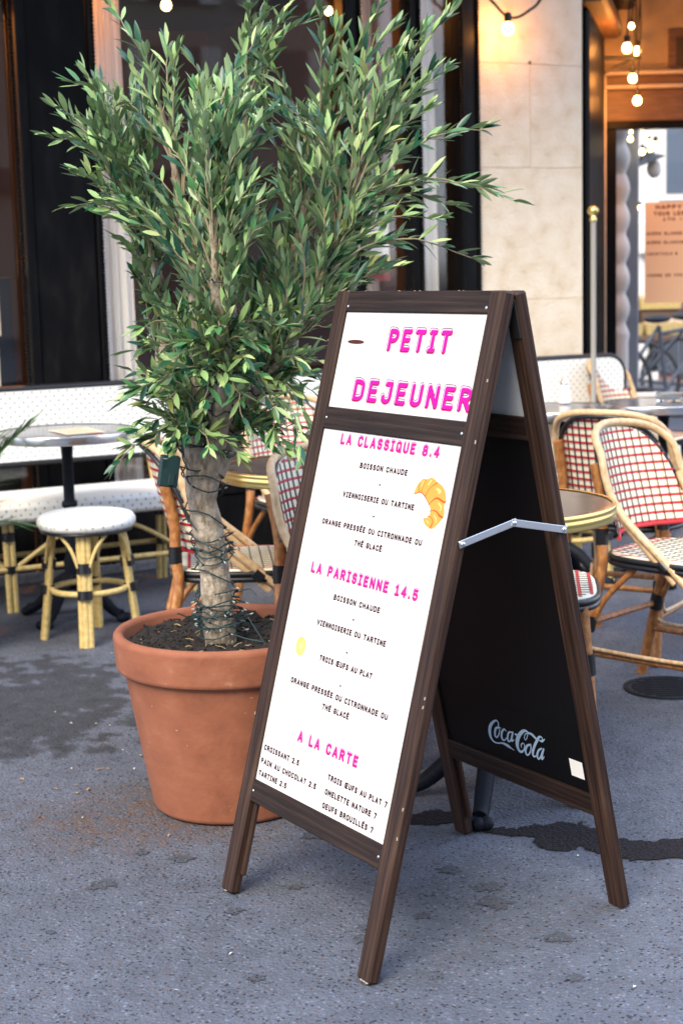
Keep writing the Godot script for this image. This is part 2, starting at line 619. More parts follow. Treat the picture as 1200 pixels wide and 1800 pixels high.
func lobe(pr: Print, c: Vector2, rad: Vector2, ang: float, fill: Color, edge: Color, shine: Color) -> void:
	var m: float = max(rad.x, rad.y) + 2.0
	for py in range(int(c.y - m), int(c.y + m) + 1):
		for px in range(int(c.x - m), int(c.x + m) + 1):
			var q := (Vector2(px + 0.5, py + 0.5) - c).rotated(-ang)
			var e := (q / rad).length()
			var a: float = clamp((1.0 - e) * min(rad.x, rad.y) + 0.5, 0.0, 1.0)
			if a > 0.0:
				var k := shine.lerp(fill, smoothstep(0.1, 0.6, e)).lerp(edge, smoothstep(0.72, 0.98, e))
				pr.mix(px, py, k, a)


# ------------------------------------------------------------------ the scene
func _ready() -> void:
	rng.seed = 7
	noise.seed = 11
	noise.frequency = 1.0
	noise.fractal_octaves = 4
	set_view_and_light()
	make_materials()
	ground()
	shop_front()
	corner_entrance()
	street_beyond()
	awning()
	opposite_house()
	menu_board()
	clay_pot()
	olive_tree()
	furniture()
	hanging_bulbs()
	small_things()

func set_view_and_light() -> void:
	var pitch := 0.151
	var roll := -0.0253
	var up0 := Vector3(0, cos(pitch), -sin(pitch))
	cam_fw = Vector3(0, -sin(pitch), -cos(pitch))
	cam_right = Vector3.RIGHT * cos(roll) + up0 * sin(roll)
	cam_up = Vector3.RIGHT * -sin(roll) + up0 * cos(roll)
	var cam := Camera3D.new()
	cam.name = "camera"
	add_child(cam)
	cam.transform = Transform3D(Basis(cam_right, cam_up, -cam_fw), EYE)
	cam.fov = rad_to_deg(2.0 * atan(900.0 / FOCAL))
	cam.near = 0.05
	cam.far = 300.0
	var lens := CameraAttributesPhysical.new()
	lens.frustum_focal_length = 56.0
	lens.frustum_focus_distance = 3.25
	lens.exposure_aperture = 5.2
	cam.attributes = lens
	cam.fov = rad_to_deg(2.0 * atan(900.0 / FOCAL))
	cam.current = true
	var env := Environment.new()
	env.background_mode = Environment.BG_SKY
	var sm := ProceduralSkyMaterial.new()
	sm.sky_top_color = Color(0.73, 0.80, 0.93)
	sm.sky_horizon_color = Color(0.90, 0.92, 0.95)
	sm.sky_curve = 0.2
	sm.ground_bottom_color = Color(0.25, 0.25, 0.26)
	sm.ground_horizon_color = Color(0.5, 0.5, 0.5)
	sm.sun_angle_max = 1.0
	var sky := Sky.new()
	sky.sky_material = sm
	env.sky = sky
	env.tonemap_mode = Environment.TONE_MAPPER_LINEAR
	env.tonemap_exposure = 3.6
	env.sdfgi_enabled = true
	env.ssao_enabled = true
	env.ssil_enabled = true
	var we := WorldEnvironment.new()
	we.name = "world_environment"
	we.environment = env
	add_child(we)
	var sun := DirectionalLight3D.new()
	sun.name = "sun"
	add_child(sun)
	sun.look_at_from_position(Vector3.ZERO, Vector3(0.35, -0.8, -0.75))
	sun.light_energy = 0.5
	sun.light_angular_distance = 30.0
	sun.light_color = Color(1.0, 0.96, 0.9)
	sun.shadow_enabled = true

func speckle() -> ImageTexture:
	var r := RandomNumberGenerator.new()
	r.seed = 99
	var size := 1024
	var d := PackedByteArray()
	d.resize(size * size * 3)
	for i in size * size:
		var k := 0.78 + r.randf_range(-0.10, 0.10)
		var q := r.randf()
		if q < 0.02: k = 1.0
		elif q < 0.07: k = 0.95
		elif q < 0.13: k = 0.56
		var warm := r.randf_range(-0.02, 0.02)
		d[i * 3] = int(255 * clamp(k + warm, 0, 1)); d[i * 3 + 1] = int(255 * k); d[i * 3 + 2] = int(255 * clamp(k - warm, 0, 1))
	# bigger stones in the tar
	for j in 15000:
		var cx := r.randi_range(0, size - 1)
		var cy := r.randi_range(0, size - 1)
		var rad := r.randf_range(1.0, 3.1)
		var kind := r.randf()
		var k := Color(1.0, 1.0, 1.0) if kind < 0.22 else Color(0.34, 0.34, 0.37) if kind < 0.52 else Color(0.86, 0.72, 0.66) if kind < 0.72 else Color(0.82, 0.83, 0.86)
		for yy in range(-4, 5):
			for xx in range(-4, 5):
				if Vector2(xx, yy * r.randf_range(0.8, 1.3)).length() < rad:
					var i := (posmod(cy + yy, size) * size + posmod(cx + xx, size)) * 3
					d[i] = k.r8; d[i + 1] = k.g8; d[i + 2] = k.b8
	return ImageTexture.create_from_image(Image.create_from_data(size, size, false, Image.FORMAT_RGB8, d))

func ground() -> void:
	var m := StandardMaterial3D.new()
	m.albedo_texture = speckle()
	m.vertex_color_use_as_albedo = true
	m.roughness = 0.82
	m.normal_enabled = true
	m.normal_texture = bump_tex(0.09, 61, 5.0, 1024)
	m.normal_scale = 0.7
	M.asphalt = m
	var xs := []
	var zs := []
	for x in [-90.0, -45.0, -22.0, -12.0, -7.0, -5.0, -4.0, -3.2, -2.6, -2.2, -1.9]: xs.append(x)
	var x := -1.7
	while x < 1.75: xs.append(x); x += 0.014
	for q in [1.9, 2.2, 2.6, 3.2, 4.0, 5.0, 7.0, 12.0, 22.0, 45.0, 90.0]: xs.append(q)
	for z in [-90.0, -45.0, -25.0, -16.0, -12.0, -10.0, -9.0, -8.2, -7.6]: zs.append(z)
	var z := -7.2
	while z < -2.0: zs.append(z); z += 0.018
	for q in [-1.7, -1.2, 0.0, 2.0, 5.0, 10.0, 25.0, 50.0, 90.0]: zs.append(q)
	var spots := []
	for s in [[180, 1557, .035], [410, 1603, .022], [740, 1612, .02], [90, 1640, .012], [640, 1632, .02], [560, 1465, .05], [790, 1530, .03], [860, 1560, .035], [870, 1586, .04], [640, 1650, .025], [520, 1560, .02], [980, 1650, .03], [450, 1720, .02], [1010, 1720, .02], [250, 1500, .02], [320, 1510, .03]]:
		spots.append([at_y(s[0], s[1]), s[2]])
	# x, z, half sizes, strength
	var patches := [[-.98, -4.80, .60, .48, .8], [-1.15, -4.30, .42, .16, .6], [-.50, -4.62, .30, .26, .6]]
	var b := MB.new()
	var w: int = xs.size()
	for zz in zs:
		for xx in xs:
			var p := Vector3(xx, 0, zz)
			var nf := noise.get_noise_2d(xx * 9.0, zz * 9.0)
			var nc := noise.get_noise_2d(xx * 1.6 + 40.0, zz * 1.6)
			var ng := noise.get_noise_2d(xx * 40.0, zz * 40.0 + 9.0)
			var k := Vector3(.124, .139, .180) * (1.0 + 0.22 * nc + 0.22 * nf + 0.18 * ng)
			# darker patches with irregular edges in the asphalt
			var dark_patch := 0.0
			for q in patches:
				var e0 := Vector2((xx - q[0]) / q[2], (zz - q[1]) / q[3]).length() + 0.9 * nf + 0.7 * nc
				dark_patch = max(dark_patch, (1.0 - smoothstep(0.80, 0.90, e0)) * q[4])
			k = k.lerp(Vector3(.036, .039, .048) * (1.0 + 0.6 * nf + 0.5 * ng), dark_patch)
			# earth spilt round the pot
			var e := Vector2((xx + 0.47) / 0.62, (zz + 3.72) / 0.34).length() + 0.7 * nf + 0.5 * nc
			k = k.lerp(Vector3(.135, .085, .062) * (1.0 + 0.5 * ng), (1.0 - smoothstep(0.35, 1.0, e)) * clamp(0.45 + 1.3 * ng + nf, 0.0, 0.9))
			b.col = Color(max(k.x, 0.004), max(k.y, 0.004), max(k.z, 0.004))
			b.vert(p, Vector3.UP, Vector2(xx, zz) / 1.15)
	for j in zs.size() - 1:
		for i in w - 1:
			b.quad(j * w + i, j * w + i + 1, (j + 1) * w + i + 1, (j + 1) * w + i)
	tag(part(b, "ground", m, self), "", "", "", "structure")
	# wet patch
	var wet := []
	for q in [[700, 1436], [730, 1428], [765, 1421], [800, 1427], [822, 1447], [860, 1453], [905, 1455], [930, 1450], [960, 1448], [990, 1444], [1025, 1446], [1050, 1460], [1075, 1473], [1105, 1476], [1150, 1478], [1230, 1470], [1300, 1480], [1300, 1500], [1230, 1504], [1160, 1511], [1120, 1514], [1085, 1509], [1060, 1502], [1040, 1497], [1020, 1487], [1003, 1494], [975, 1495], [950, 1490], [937, 1480], [935, 1470], [900, 1468], [870, 1465], [835, 1455], [800, 1446], [760, 1449], [725, 1450]]:
		wet.append(at_y(q[0], q[1], 0.003))
	var outline := PackedVector2Array()
	for i in wet.size():
		var a: Vector3 = wet[i]
		var c: Vector3 = wet[(i + 1) % wet.size()]
		for k in 14:
			var p := a.lerp(c, k / 14.0)
			outline.append(Vector2(p.x, p.z) + 0.010 * Vector2(noise.get_noise_2d(p.x * 90.0, p.z * 90.0), noise.get_noise_2d(p.x * 90.0 + 30.0, p.z * 90.0)) + 0.022 * Vector2(noise.get_noise_2d(p.x * 22.0, p.z * 22.0), noise.get_noise_2d(p.x * 22.0 + 70.0, p.z * 22.0)))
	var wb := MB.new()
	wb.col = Color(.020, .019, .020)
	for shape in Geometry2D.offset_polygon(outline, -0.0015):
		if Geometry2D.is_polygon_clockwise(shape): continue
		var ids := Geometry2D.triangulate_polygon(shape)
		var first := wb.v.size()
		for q in shape:
			wb.vert(Vector3(q.x, 0.003, q.y), Vector3.UP, q / 1.15)
		for i in range(0, ids.size(), 3):
			wb.tri(first + ids[i], first + ids[i + 1], first + ids[i + 2])
	var wm: StandardMaterial3D = m.duplicate()
	wm.roughness = 0.8
	wm.metallic_specular = 0.3
	tag(part(wb, "puddle", wm, self), "", "", "", "structure")
	for q in spots:
		var ob := MB.new()
		ob.col = Color(.080, .088, .108)
		var ring := PackedVector2Array()
		for i in 40:
			var a := TAU * i / 40.0
			var rr: float = q[1] * (0.72 + 0.55 * noise.get_noise_2d(cos(a) * 1.1 + q[0].x * 7.0, sin(a) * 1.1 + q[0].z * 7.0) + 0.28 * noise.get_noise_2d(cos(a) * 3.0 + q[0].x, sin(a) * 3.0))
			ring.append(Vector2(q[0].x + cos(a) * rr * 1.1, q[0].z + sin(a) * rr))
		var ids := Geometry2D.triangulate_polygon(ring)
		for p in ring:
			ob.vert(Vector3(p.x, .002, p.y), Vector3.UP, p / 1.15)
		for i in range(0, ids.size(), 3):
			ob.tri(ids[i], ids[i + 1], ids[i + 2])
		if ids.size() > 0:
			tag(part(ob, "ground_stain", m, self), "", "", "", "structure")
	# iron cover in the ground
	var mc := thing("manhole_cover", "round ribbed iron cover let into the asphalt by the chair leg", "manhole cover", at_y(1172, 1210) + Vector3(0, 0.0, 0))
	var r1 := MB.new()
	r1.lathe([Vector2(.135, .001), Vector2(.135, .005), Vector2(.118, .005), Vector2(.118, .001)], 40)
	part(r1, "rim", M.iron, mc)
	var r2 := MB.new()
	r2.lathe([Vector2(.116, .001), Vector2(.116, .003), Vector2(.0, .003)], 40)
	part(r2, "plate", M.rubber, mc)
	for i in range(-4, 5):
		var hw := sqrt(0.11 * 0.11 - pow(i * 0.024, 2))
		bar("rib", Vector3(hw * 2, .004, .012), Vector3(0, .004, i * 0.024), M.iron, mc, 0.001)

# ------------------------------------------------------------------ A-frame menu board
const BW := 0.575
const BL := 1.296
const LEG := 0.0432
const THK := 0.0257

func upper_print() -> ImageTexture:
	var k := 2000.0
	var u0 := LEG
	var v0 := 0.044
	var pr := Print.new(int((BW - 2 * LEG) * k), int((0.247 - v0) * k), Color(0.775, 0.765, 0.745))
	var pink := Color(0.76, 0.05, 0.53)
	write_line(pr, "PETIT", (.2165 - u0) * k, (.4285 - u0) * k, (.1205 - v0) * k, .0475 * k, .0108 * k, pink, true)
	write_line(pr, "DEJEUNER", (.1245 - u0) * k, (.5285 - u0) * k, (.2285 - v0) * k, .047 * k, .0108 * k, pink, true)
	# a white cup of coffee, seen from the side
	var body := Color(0.80, 0.795, 0.79)
	for i in 22:
		lobe(pr, Vector2(.099 - u0, .110 - v0 + i * 0.0023) * k, Vector2(.031 - i * 0.0004, .008) * k, 0.0, body, Color(.70, .69, .68), body)
	lobe(pr, Vector2(.137 - u0, .125 - v0) * k, Vector2(.008, .012) * k, 0.0, Color(0.775, 0.765, 0.745), Color(.72, .71, .70), Color(0.775, 0.765, 0.745))
	lobe(pr, Vector2(.099 - u0, .1065 - v0) * k, Vector2(.031, .0045) * k, 0.0, Color(.30, .13, .12), Color(.22, .09, .09), Color(.26, .11, .10))
	return pr.texture()

func lower_print() -> ImageTexture:
	var k := 2000.0
	var u0 := LEG
	var v0 := 0.293
	var pr := Print.new(int((BW - 2 * LEG) * k), int((1.048 - v0) * k), Color(0.775, 0.765, 0.75))
	var pink := Color(0.73, 0.05, 0.50)
	var ink := Color(0.14, 0.01, 0.04)
	for t in [["LA CLASSIQUE 8.4", .114, .463, .3195], ["LA PARISIENNE 14.5", .0975, .483, .5925], ["A LA CARTE", .171, .3955, .9345]]:
		write_line(pr, t[0], (t[1] - u0) * k, (t[2] - u0) * k, (t[3] - v0) * k, .0225 * k, .0053 * k, pink, true)
	for t in [["BOISSON CHAUDE", .204, .373, .3635], ["VIENNOISERIE OU TARTINE", .1625, .4165, .427], ["ORANGE PRESSÉE OU CITRONNADE OU", .105, .4635, .490], ["THÉ GLACÉ", .238, .337, .519],
			["BOISSON CHAUDE", .2025, .371, .636], ["VIENNOISERIE OU TARTINE", .160, .412, .695], ["TROIS ŒUFS AU PLAT", .194, .388, .763], ["ORANGE PRESSÉE OU CITRONNADE OU", .104, .464, .827], ["THÉ GLACÉ", .238, .337, .8545],
			["CROISSANT 2.5", .052, .195, .983], ["PAIN AU CHOCOLAT 2.5", .050, .272, .012 + 1.0], ["TARTINE 2.5", .050, .165, 1.0385], ["TROIS ŒUFS AU PLAT 7", .306, .516, .9825], ["OMELETTE NATURE 7", .306, .490, 1.0115], ["OEUFS BROUILLÉS 7", .306, .488, 1.039]]:
		write_line(pr, t[0], (t[1] - u0) * k, (t[2] - u0) * k, (t[3] - v0) * k, .0122 * k, .0032 * k, ink)
	for v in [.389, .453, .662, .729, .796]:
		write_line(pr, "+", (.2845 - u0) * k, (.2905 - u0) * k, (v + .004 - v0) * k, .008 * k, .0018 * k, ink)
	# croissant
	var cro := PackedVector2Array()
	var co := [4068, 3934, 4107, 3818, 4178, 3719, 4287, 3632, 4407, 3631, 4562, 3585, 4753, 3652, 4920, 3705, 5054, 3810, 5120, 3961, 5104, 4062, 5154, 4214, 5118, 4308, 5037, 4411, 4877, 4536, 4739, 4528, 4601, 4470, 4526, 4373, 4661, 4342, 4707, 4227, 4629, 4095, 4489, 3980, 4327, 3907, 4207, 3909, 4103, 3961]
	for i in range(0, co.size(), 2):
		cro.append(Vector2(co[i] * 1e-4 - u0, co[i + 1] * 1e-4 - v0) * k)
	fill_poly(pr, smooth_ring(cro), Color(.79, .55, .25))
	for st in [[4302, 3677, 14, 4271, 3791, 12],
			[4547, 3642, 27, 4474, 3730, 21],
			[4778, 3779, 30, 4891, 3817, 36, 4852, 3851, 26],
			[4915, 4043, 20, 5018, 4101, 26, 5004, 4162, 18],
			[4840, 4271, 14, 4930, 4340, 20, 4936, 4409, 14],
			[4647, 4404, 18, 4712, 4446, 18],
			[4136, 3825, 8, 4113, 3888, 8]]:
		brush(pr, in_pixels(st, u0, v0, k), Color(.80, .68, .42))
	for st in [[4187, 3718, 6, 4191, 3819, 9, 4237, 3896, 14],
			[4399, 3632, 6, 4311, 3807, 8, 4307, 3899, 14],
			[4756, 3661, 14, 4559, 3782, 9, 4448, 3959, 14],
			[5130, 3965, 10, 5085, 4005, 22, 4851, 3951, 22, 4718, 4005, 14, 4607, 4103, 8],
			[5130, 4291, 22, 5004, 4262, 26, 4901, 4204, 16, 4762, 4190, 10, 4691, 4228, 8],
			[4804, 4520, 20, 4844, 4410, 16, 4755, 4321, 8, 4654, 4323, 10],
			[4099, 3951, 12, 4256, 3899, 12, 4387, 3931, 14, 4538, 4025, 12, 4636, 4114, 8]]:
		brush(pr, in_pixels(st, u0, v0, k), Color(.68, .30, .10))
	# egg yolk
	lobe(pr, Vector2(.116 - u0, .748 - v0) * k, Vector2(.0185, .0195) * k, 0.0, Color(.78, .68, .38), Color(.77, .65, .34), Color(.79, .73, .54))
	return pr.texture()

func black_print() -> ImageTexture:
	var k := 2000.0
	var pr := Print.new(int((BW - 2 * LEG) * k), int(0.12 * k), Color(0.044, 0.044, 0.055))
	var ink := Color(.62, .72, .82)
	for st in [[2453, 9533, 20, 2472, 9467, 20, 2420, 9418, 20, 2292, 9479, 31, 2168, 9591, 45, 2098, 9708, 52, 2072, 9827, 49, 2094, 9922, 38, 2170, 9982, 24, 2299, 9984, 17, 2457, 9943, 21, 2567, 9939, 34, 2689, 9957, 41, 2773, 9982, 20, 2881, 10005, 7],
			[2450, 9571, 20, 2344, 9622, 29, 2279, 9725, 32, 2261, 9829, 28, 2321, 9839, 19, 2406, 9755, 18, 2467, 9641, 18, 2450, 9571, 20, 2541, 9573, 9],
			[2698, 9595, 17, 2653, 9562, 20, 2558, 9643, 30, 2505, 9742, 34, 2507, 9828, 31, 2574, 9848, 18, 2690, 9757, 12],
			[2902, 9573, 18, 2803, 9605, 25, 2732, 9709, 29, 2711, 9813, 29, 2760, 9830, 18, 2834, 9757, 18, 2909, 9640, 15],
			[2952, 9561, 23, 2879, 9696, 30, 2846, 9790, 30, 2946, 9740, 10], [3021, 9594, 24, 3075, 9590, 24],
			[3520, 9437, 19, 3421, 9413, 29, 3304, 9462, 43, 3142, 9605, 54, 3050, 9750, 60, 3022, 9880, 54, 3063, 9967, 40, 3151, 9968, 28, 3256, 9879, 20, 3291, 9773, 17, 3246, 9743, 14, 3170, 9804, 17, 3160, 9868, 13],
			[3503, 9446, 14, 3401, 9491, 12, 3332, 9593, 12, 3354, 9643, 12, 3433, 9567, 12, 3501, 9453, 17, 3621, 9447, 37, 3726, 9504, 37],
			[3519, 9702, 20, 3378, 9775, 31, 3294, 9894, 34, 3297, 9990, 28, 3377, 9976, 20, 3478, 9857, 20, 3520, 9726, 20],
			[3948, 9507, 12, 3965, 9438, 17, 3881, 9436, 27, 3790, 9524, 37, 3636, 9719, 38, 3539, 9890, 38, 3553, 9971, 28, 3649, 9933, 12],
			[3856, 9530, 17, 3944, 9520, 29, 4048, 9446, 9],
			[3880, 9704, 20, 3757, 9784, 27, 3675, 9926, 33, 3703, 9991, 24, 3790, 9919, 20, 3886, 9774, 17],
			[3950, 9697, 24, 3859, 9853, 30, 3825, 9958, 30, 3918, 9885, 12]]:
		var p := []
		for i in range(0, st.size(), 3):
			p.append((st[i] * 1e-4 - LEG) * k); p.append((st[i + 1] * 1e-4 - 0.90) * k); p.append(st[i + 2] * 1e-4 * k * 0.92)
		brush(pr, p, ink)
	return pr.texture()

func printed(called: String, tex: Texture2D, x0: float, x1: float, y0: float, y1: float, z: float, parent: Node, rough := 0.45) -> MeshInstance3D:
	var b := MB.new()
	b.vert(Vector3(x0, y1, z), Vector3.BACK, Vector2(0, 0)); b.vert(Vector3(x1, y1, z), Vector3.BACK, Vector2(1, 0))
	b.vert(Vector3(x1, y0, z), Vector3.BACK, Vector2(1, 1)); b.vert(Vector3(x0, y0, z), Vector3.BACK, Vector2(0, 1))
	b.quad(0, 1, 2, 3)
	var m := StandardMaterial3D.new()
	m.albedo_texture = tex
	m.roughness = rough
	m.metallic_specular = 0.25
	return part(b, called, m, parent)

func menu_board() -> void:
	var psi := 1.0108
	var af := 0.2589
	var ab := 0.2044
	var h := BL * cos(af)
	var o := thing("menu_board", "wooden A-frame board with pink and black French breakfast menu", "menu board", Vector3(0.1765, 0, -3.193), -psi)
	var bl := h / cos(ab)
	for side in 2:
		var back := side == 1
		var l := bl if back else BL
		var fr := Node3D.new()
		fr.name = "back_frame" if back else "front_frame"
		o.add_child(fr)
		fr.transform = Transform3D(Basis(Vector3.RIGHT, ab if back else -af), Vector3(0, h, 0))
		var zc := -THK * 0.5 if back else THK * 0.5
		var rails := [0.0, 0.242, 1.035] if back else [0.0, 0.247, 1.048]
		var widths := [0.044, 0.046, 0.046]
		var wood: Material = M.wood
		for s in [-1, 1]:
			bar("leg", Vector3(LEG, l, THK), Vector3(s * (BW - LEG) * 0.5, -l * 0.5, zc), wood, fr, 0.004)
			var sb := MB.new()       # the inner strip that holds the panels, ending short of the foot
			sb.box(Vector3(0.012, l - 0.05, 0.010), Transform3D.IDENTITY, 0.002)
			part(sb, "groove_strip", M.wood, fr, Transform3D(Basis.IDENTITY, Vector3(s * (BW * 0.5 - LEG - 0.0062), -l * 0.5 + 0.018, -0.0185 if back else 0.0065)))
		for i in 3:
			bar("rail", Vector3(BW - 2 * LEG, widths[i], THK - 0.006), Vector3(0, -rails[i] - widths[i] * 0.5, zc), M.wood_dark, fr, 0.002)
		if not back:
			for i in 3:
				for s in [-1.0, 1.0]:
					var sc := MB.new()
					sc.ball(Vector3.ZERO, Vector3(.0032, .0032, .0012), 10, 6)
					part(sc, "screw", M.steel, fr, Transform3D(Basis.IDENTITY, Vector3(s * (BW * 0.5 - LEG - .007), -rails[i] - widths[i] * (.75 if i == 0 else .5), THK - .0030)))
		var x := BW * 0.5 - LEG
		var zp := -THK * 0.5 if back else THK * 0.58
		for i in 2:
			var y1: float = -rails[i] - widths[i]
			var y0: float = -rails[i + 1]
			var pm: Material = (M.panel_back if i == 0 else M.chalk) if back else M.white_paper
			var pan := bar("upper_panel" if i == 0 else "lower_panel", Vector3(2 * x - 0.001, y1 - y0 - 0.001, 0.005), Vector3(0, (y0 + y1) * 0.5, zp), pm, fr, 0.0)
			if not back:
				var hh := (y1 - y0) * 0.5
				printed("print", upper_print() if i == 0 else lower_print(), -x + 0.001, x - 0.001, -hh + 0.001, hh - 0.001, 0.0031, pan)
			elif i == 1:
				var mid := (y0 + y1) * 0.5
				printed("print", black_print(), -x + 0.002, x - 0.002, -1.020 - mid, -0.900 - mid, 0.0031, pan, 0.42)
				var stk := bar("sticker", Vector3(0.040, 0.038, 0.0006), Vector3(0.495 - BW * 0.5, -0.988 - mid, 0.0032), M.white_paper, pan, 0.0)
				stk.rotation.z = 0.0
	# folding stays and hinges
	for s in [-1, 1]:
		var xs: float = s * (BW * 0.5 + 0.004)
		var pf := Transform3D(Basis(Vector3.RIGHT, -af), Vector3(0, h, 0)) * Vector3(xs, -.470, THK * 0.5)
		var pb := Transform3D(Basis(Vector3.RIGHT, ab), Vector3(0, h, 0)) * Vector3(xs, -.462, -THK * 0.5)
		var mid := (pf + pb) * 0.5 + Vector3(0, 0.026, 0)
		for e in 2:
			var a := pf if e == 0 else mid
			var c := mid if e == 0 else pb
			var d := c - a
			var turn := Basis(Vector3.RIGHT, -atan2(d.y, d.z))
			bar("stay", Vector3(0.002, 0.014, d.length() + 0.014), (a + c) * 0.5 + Vector3(s * e * 0.0022, 0, 0), M.steel, o, 0.0008, turn)
		for q in [pf, mid, pb]:
			var rv := MB.new()
			rv.ball(Vector3.ZERO, Vector3(0.003, 0.005, 0.005), 10, 6)
			part(rv, "rivet", M.steel, o, Transform3D(Basis.IDENTITY, q + Vector3(s * 0.003, 0, 0)))
		bar("hinge", Vector3(0.022, 0.075, 0.003), Transform3D(Basis(Vector3.RIGHT, ab), Vector3(0, h, 0)) * Vector3(s * (BW * 0.5 - 0.016), -0.048, 0.0018), M.black_metal, o, 0.001, Basis(Vector3.RIGHT, ab))
		bar("hinge", Vector3(0.022, 0.075, 0.003), Transform3D(Basis(Vector3.RIGHT, -af), Vector3(0, h, 0)) * Vector3(s * (BW * 0.5 - 0.016), -0.048, -0.0018), M.black_metal, o, 0.001, Basis(Vector3.RIGHT, -af))
	# places where the stain is knocked off
	var fx := Transform3D(Basis(Vector3.RIGHT, -af), Vector3(0, h, 0))
	var chips := MB.new()
	for i in 26:
		var u := rng.randf_range(-BW * 0.5 + .02, BW * 0.5 - .02)
		var at := Vector3(u, -0.0002, THK - .004)
		var sz := Vector3(rng.randf_range(.002, .005), .0010, .0018)
		if i > 8:
			var s: float = 1.0 if i % 2 else -1.0
			at = Vector3(s * (BW * 0.5 - .0012), -rng.randf_range(.1, 1.28), THK - .0012)
			sz = Vector3(.0018, rng.randf_range(.002, .007), .0016)
		if i > 20:
			at = Vector3((1.0 if i % 2 else -1.0) * (BW * 0.5 - rng.randf_range(.006, .03)), -BL + .001, THK - .001)
			sz = Vector3(.007, .002, .002)
		chips.box(sz, fx * Transform3D(Basis(Vector3.BACK, rng.randf_range(-.2, .2)), at), 0.0)
	var ch := part(chips, "chipped_stain", M.chip, o)
	ch.set_meta("kind", "stuff")

# ------------------------------------------------------------------ pot and tree
const POT := Vector3(-0.287, 0, -3.83)

func clay_pot() -> void:
	var o := thing("terracotta_pot", "large terracotta pot with rolled rim holding the olive tree", "plant pot", POT)
	var b := MB.new()
	b.lathe([Vector2(.0, .004), Vector2(.188, .004), Vector2(.193, .008), Vector2(.197, .016), Vector2(.212, .10), Vector2(.229, .20), Vector2(.246, .30), Vector2(.2555, .356)], 72)
	part(b, "wall", M.clay, o)
	b = MB.new()
	b.lathe([Vector2(.254, .352), Vector2(.266, .353), Vector2(.2715, .358), Vector2(.2735, .366), Vector2(.276, .40), Vector2(.2785, .430), Vector2(.278, .438), Vector2(.273, .4445), Vector2(.264, .446), Vector2(.256, .443), Vector2(.252, .434), Vector2(.249, .41), Vector2(.246, .38)], 72)
	part(b, "rim", M.clay, o)
	b = MB.new()
	for i in 60:
		var a := rng.randf() * TAU
		var h := rng.randf_range(.02, .44)
		var rad := lerpf(.1965, .2555, (h - .016) / .34) if h < .35 else lerpf(.2735, .2785, (h - .366) / .064)
		if h > .345 and h < .37: continue
		var xf := Transform3D(Basis(Vector3.UP, -a + PI / 2), Vector3(cos(a) * rad, h, sin(a) * rad))
		b.box(Vector3(rng.randf_range(.0008, .006), rng.randf_range(.0006, .0016), .0012), xf * Transform3D(Basis(Vector3.BACK, rng.randf_range(-.5, .5)), Vector3.ZERO), 0.0)
	part(b, "lime_flecks", plain(.48, .30, .22, .9), o).set_meta("kind", "stuff")
	b = MB.new()
	b.grid(70, 26, func(a: float, t: float) -> Vector3:
		var r := t * 0.2485
		var p := Vector3(r * cos(a * TAU), 0.408, r * sin(a * TAU))
		return p + Vector3(0, 0.018 * noise.get_noise_2d(p.x * 14.0, p.z * 14.0) + 0.012 * noise.get_noise_2d(p.x * 60.0, p.z * 60.0) + 0.012 * smoothstep(0.6, 1.0, t), 0))
	part(b, "soil", M.soil, o)
	b = MB.new()
	for i in 900:
		var a := rng.randf() * TAU
		var r := 0.245 * sqrt(rng.randf())
		b.ball(Vector3(r * cos(a), 0.412 + 0.018 * noise.get_noise_2d(r * cos(a) * 14.0, r * sin(a) * 14.0) + 0.012 * smoothstep(0.6, 1.0, r / .2485), r * sin(a)), Vector3(1, .7, 1) * rng.randf_range(.001, .0042), 5, 4)
	part(b, "crumbs", M.soil, o).set_meta("kind", "stuff")
	b = MB.new()
	for i in 34:
		var a := rng.randf() * TAU
		var r := 0.235 * sqrt(rng.randf())
		var p := Vector3(r * cos(a), 0.420, r * sin(a))
		var d := Vector3(rng.randf_range(-1, 1), rng.randf_range(-.1, .3), rng.randf_range(-1, 1)).normalized() * rng.randf_range(.008, .03)
		b.tube([p, p + d * 0.5 + Vector3(0, .002, 0), p + d], rng.randf_range(.0006, .0014), 5)
	part(b, "straw", M.straw, o).set_meta("kind", "stuff")

func leaf_shape(b: MB, at: Transform3D, l: float, w: float, bend: float, top: Color, under: Color) -> void:
	for face_ in 2:
		b.col = top if face_ == 0 else under
		var s := b.v.size()
		var off := 0.0002 if face_ == 0 else -0.0002
		var sg := 1.0 if face_ == 0 else -1.0
		for i in 5:
			var t: float = [0.0, 0.28, 0.55, 0.8, 1.0][i]
			var hw: float = w * 0.5 * [0.10, 0.82, 1.0, 0.66, 0.02][i]
			var c := Vector3(0, t * l, -bend * t * t * l + off)
			var nn := Vector3(0, 2.0 * bend * t, 1).normalized()
			b.vert(at * (c + Vector3(-hw, 0, hw * 0.28)), (at.basis * (nn + Vector3(0.35, 0, 0)) * sg).normalized())
			b.vert(at * c, (at.basis * nn * sg).normalized())
			b.vert(at * (c + Vector3(hw, 0, hw * 0.28)), (at.basis * (nn - Vector3(0.35, 0, 0)) * sg).normalized())
		for i in 4:
			for k in 2:
				var a := s + i * 3 + k
				b.quad(a, a + 1, a + 4, a + 3)

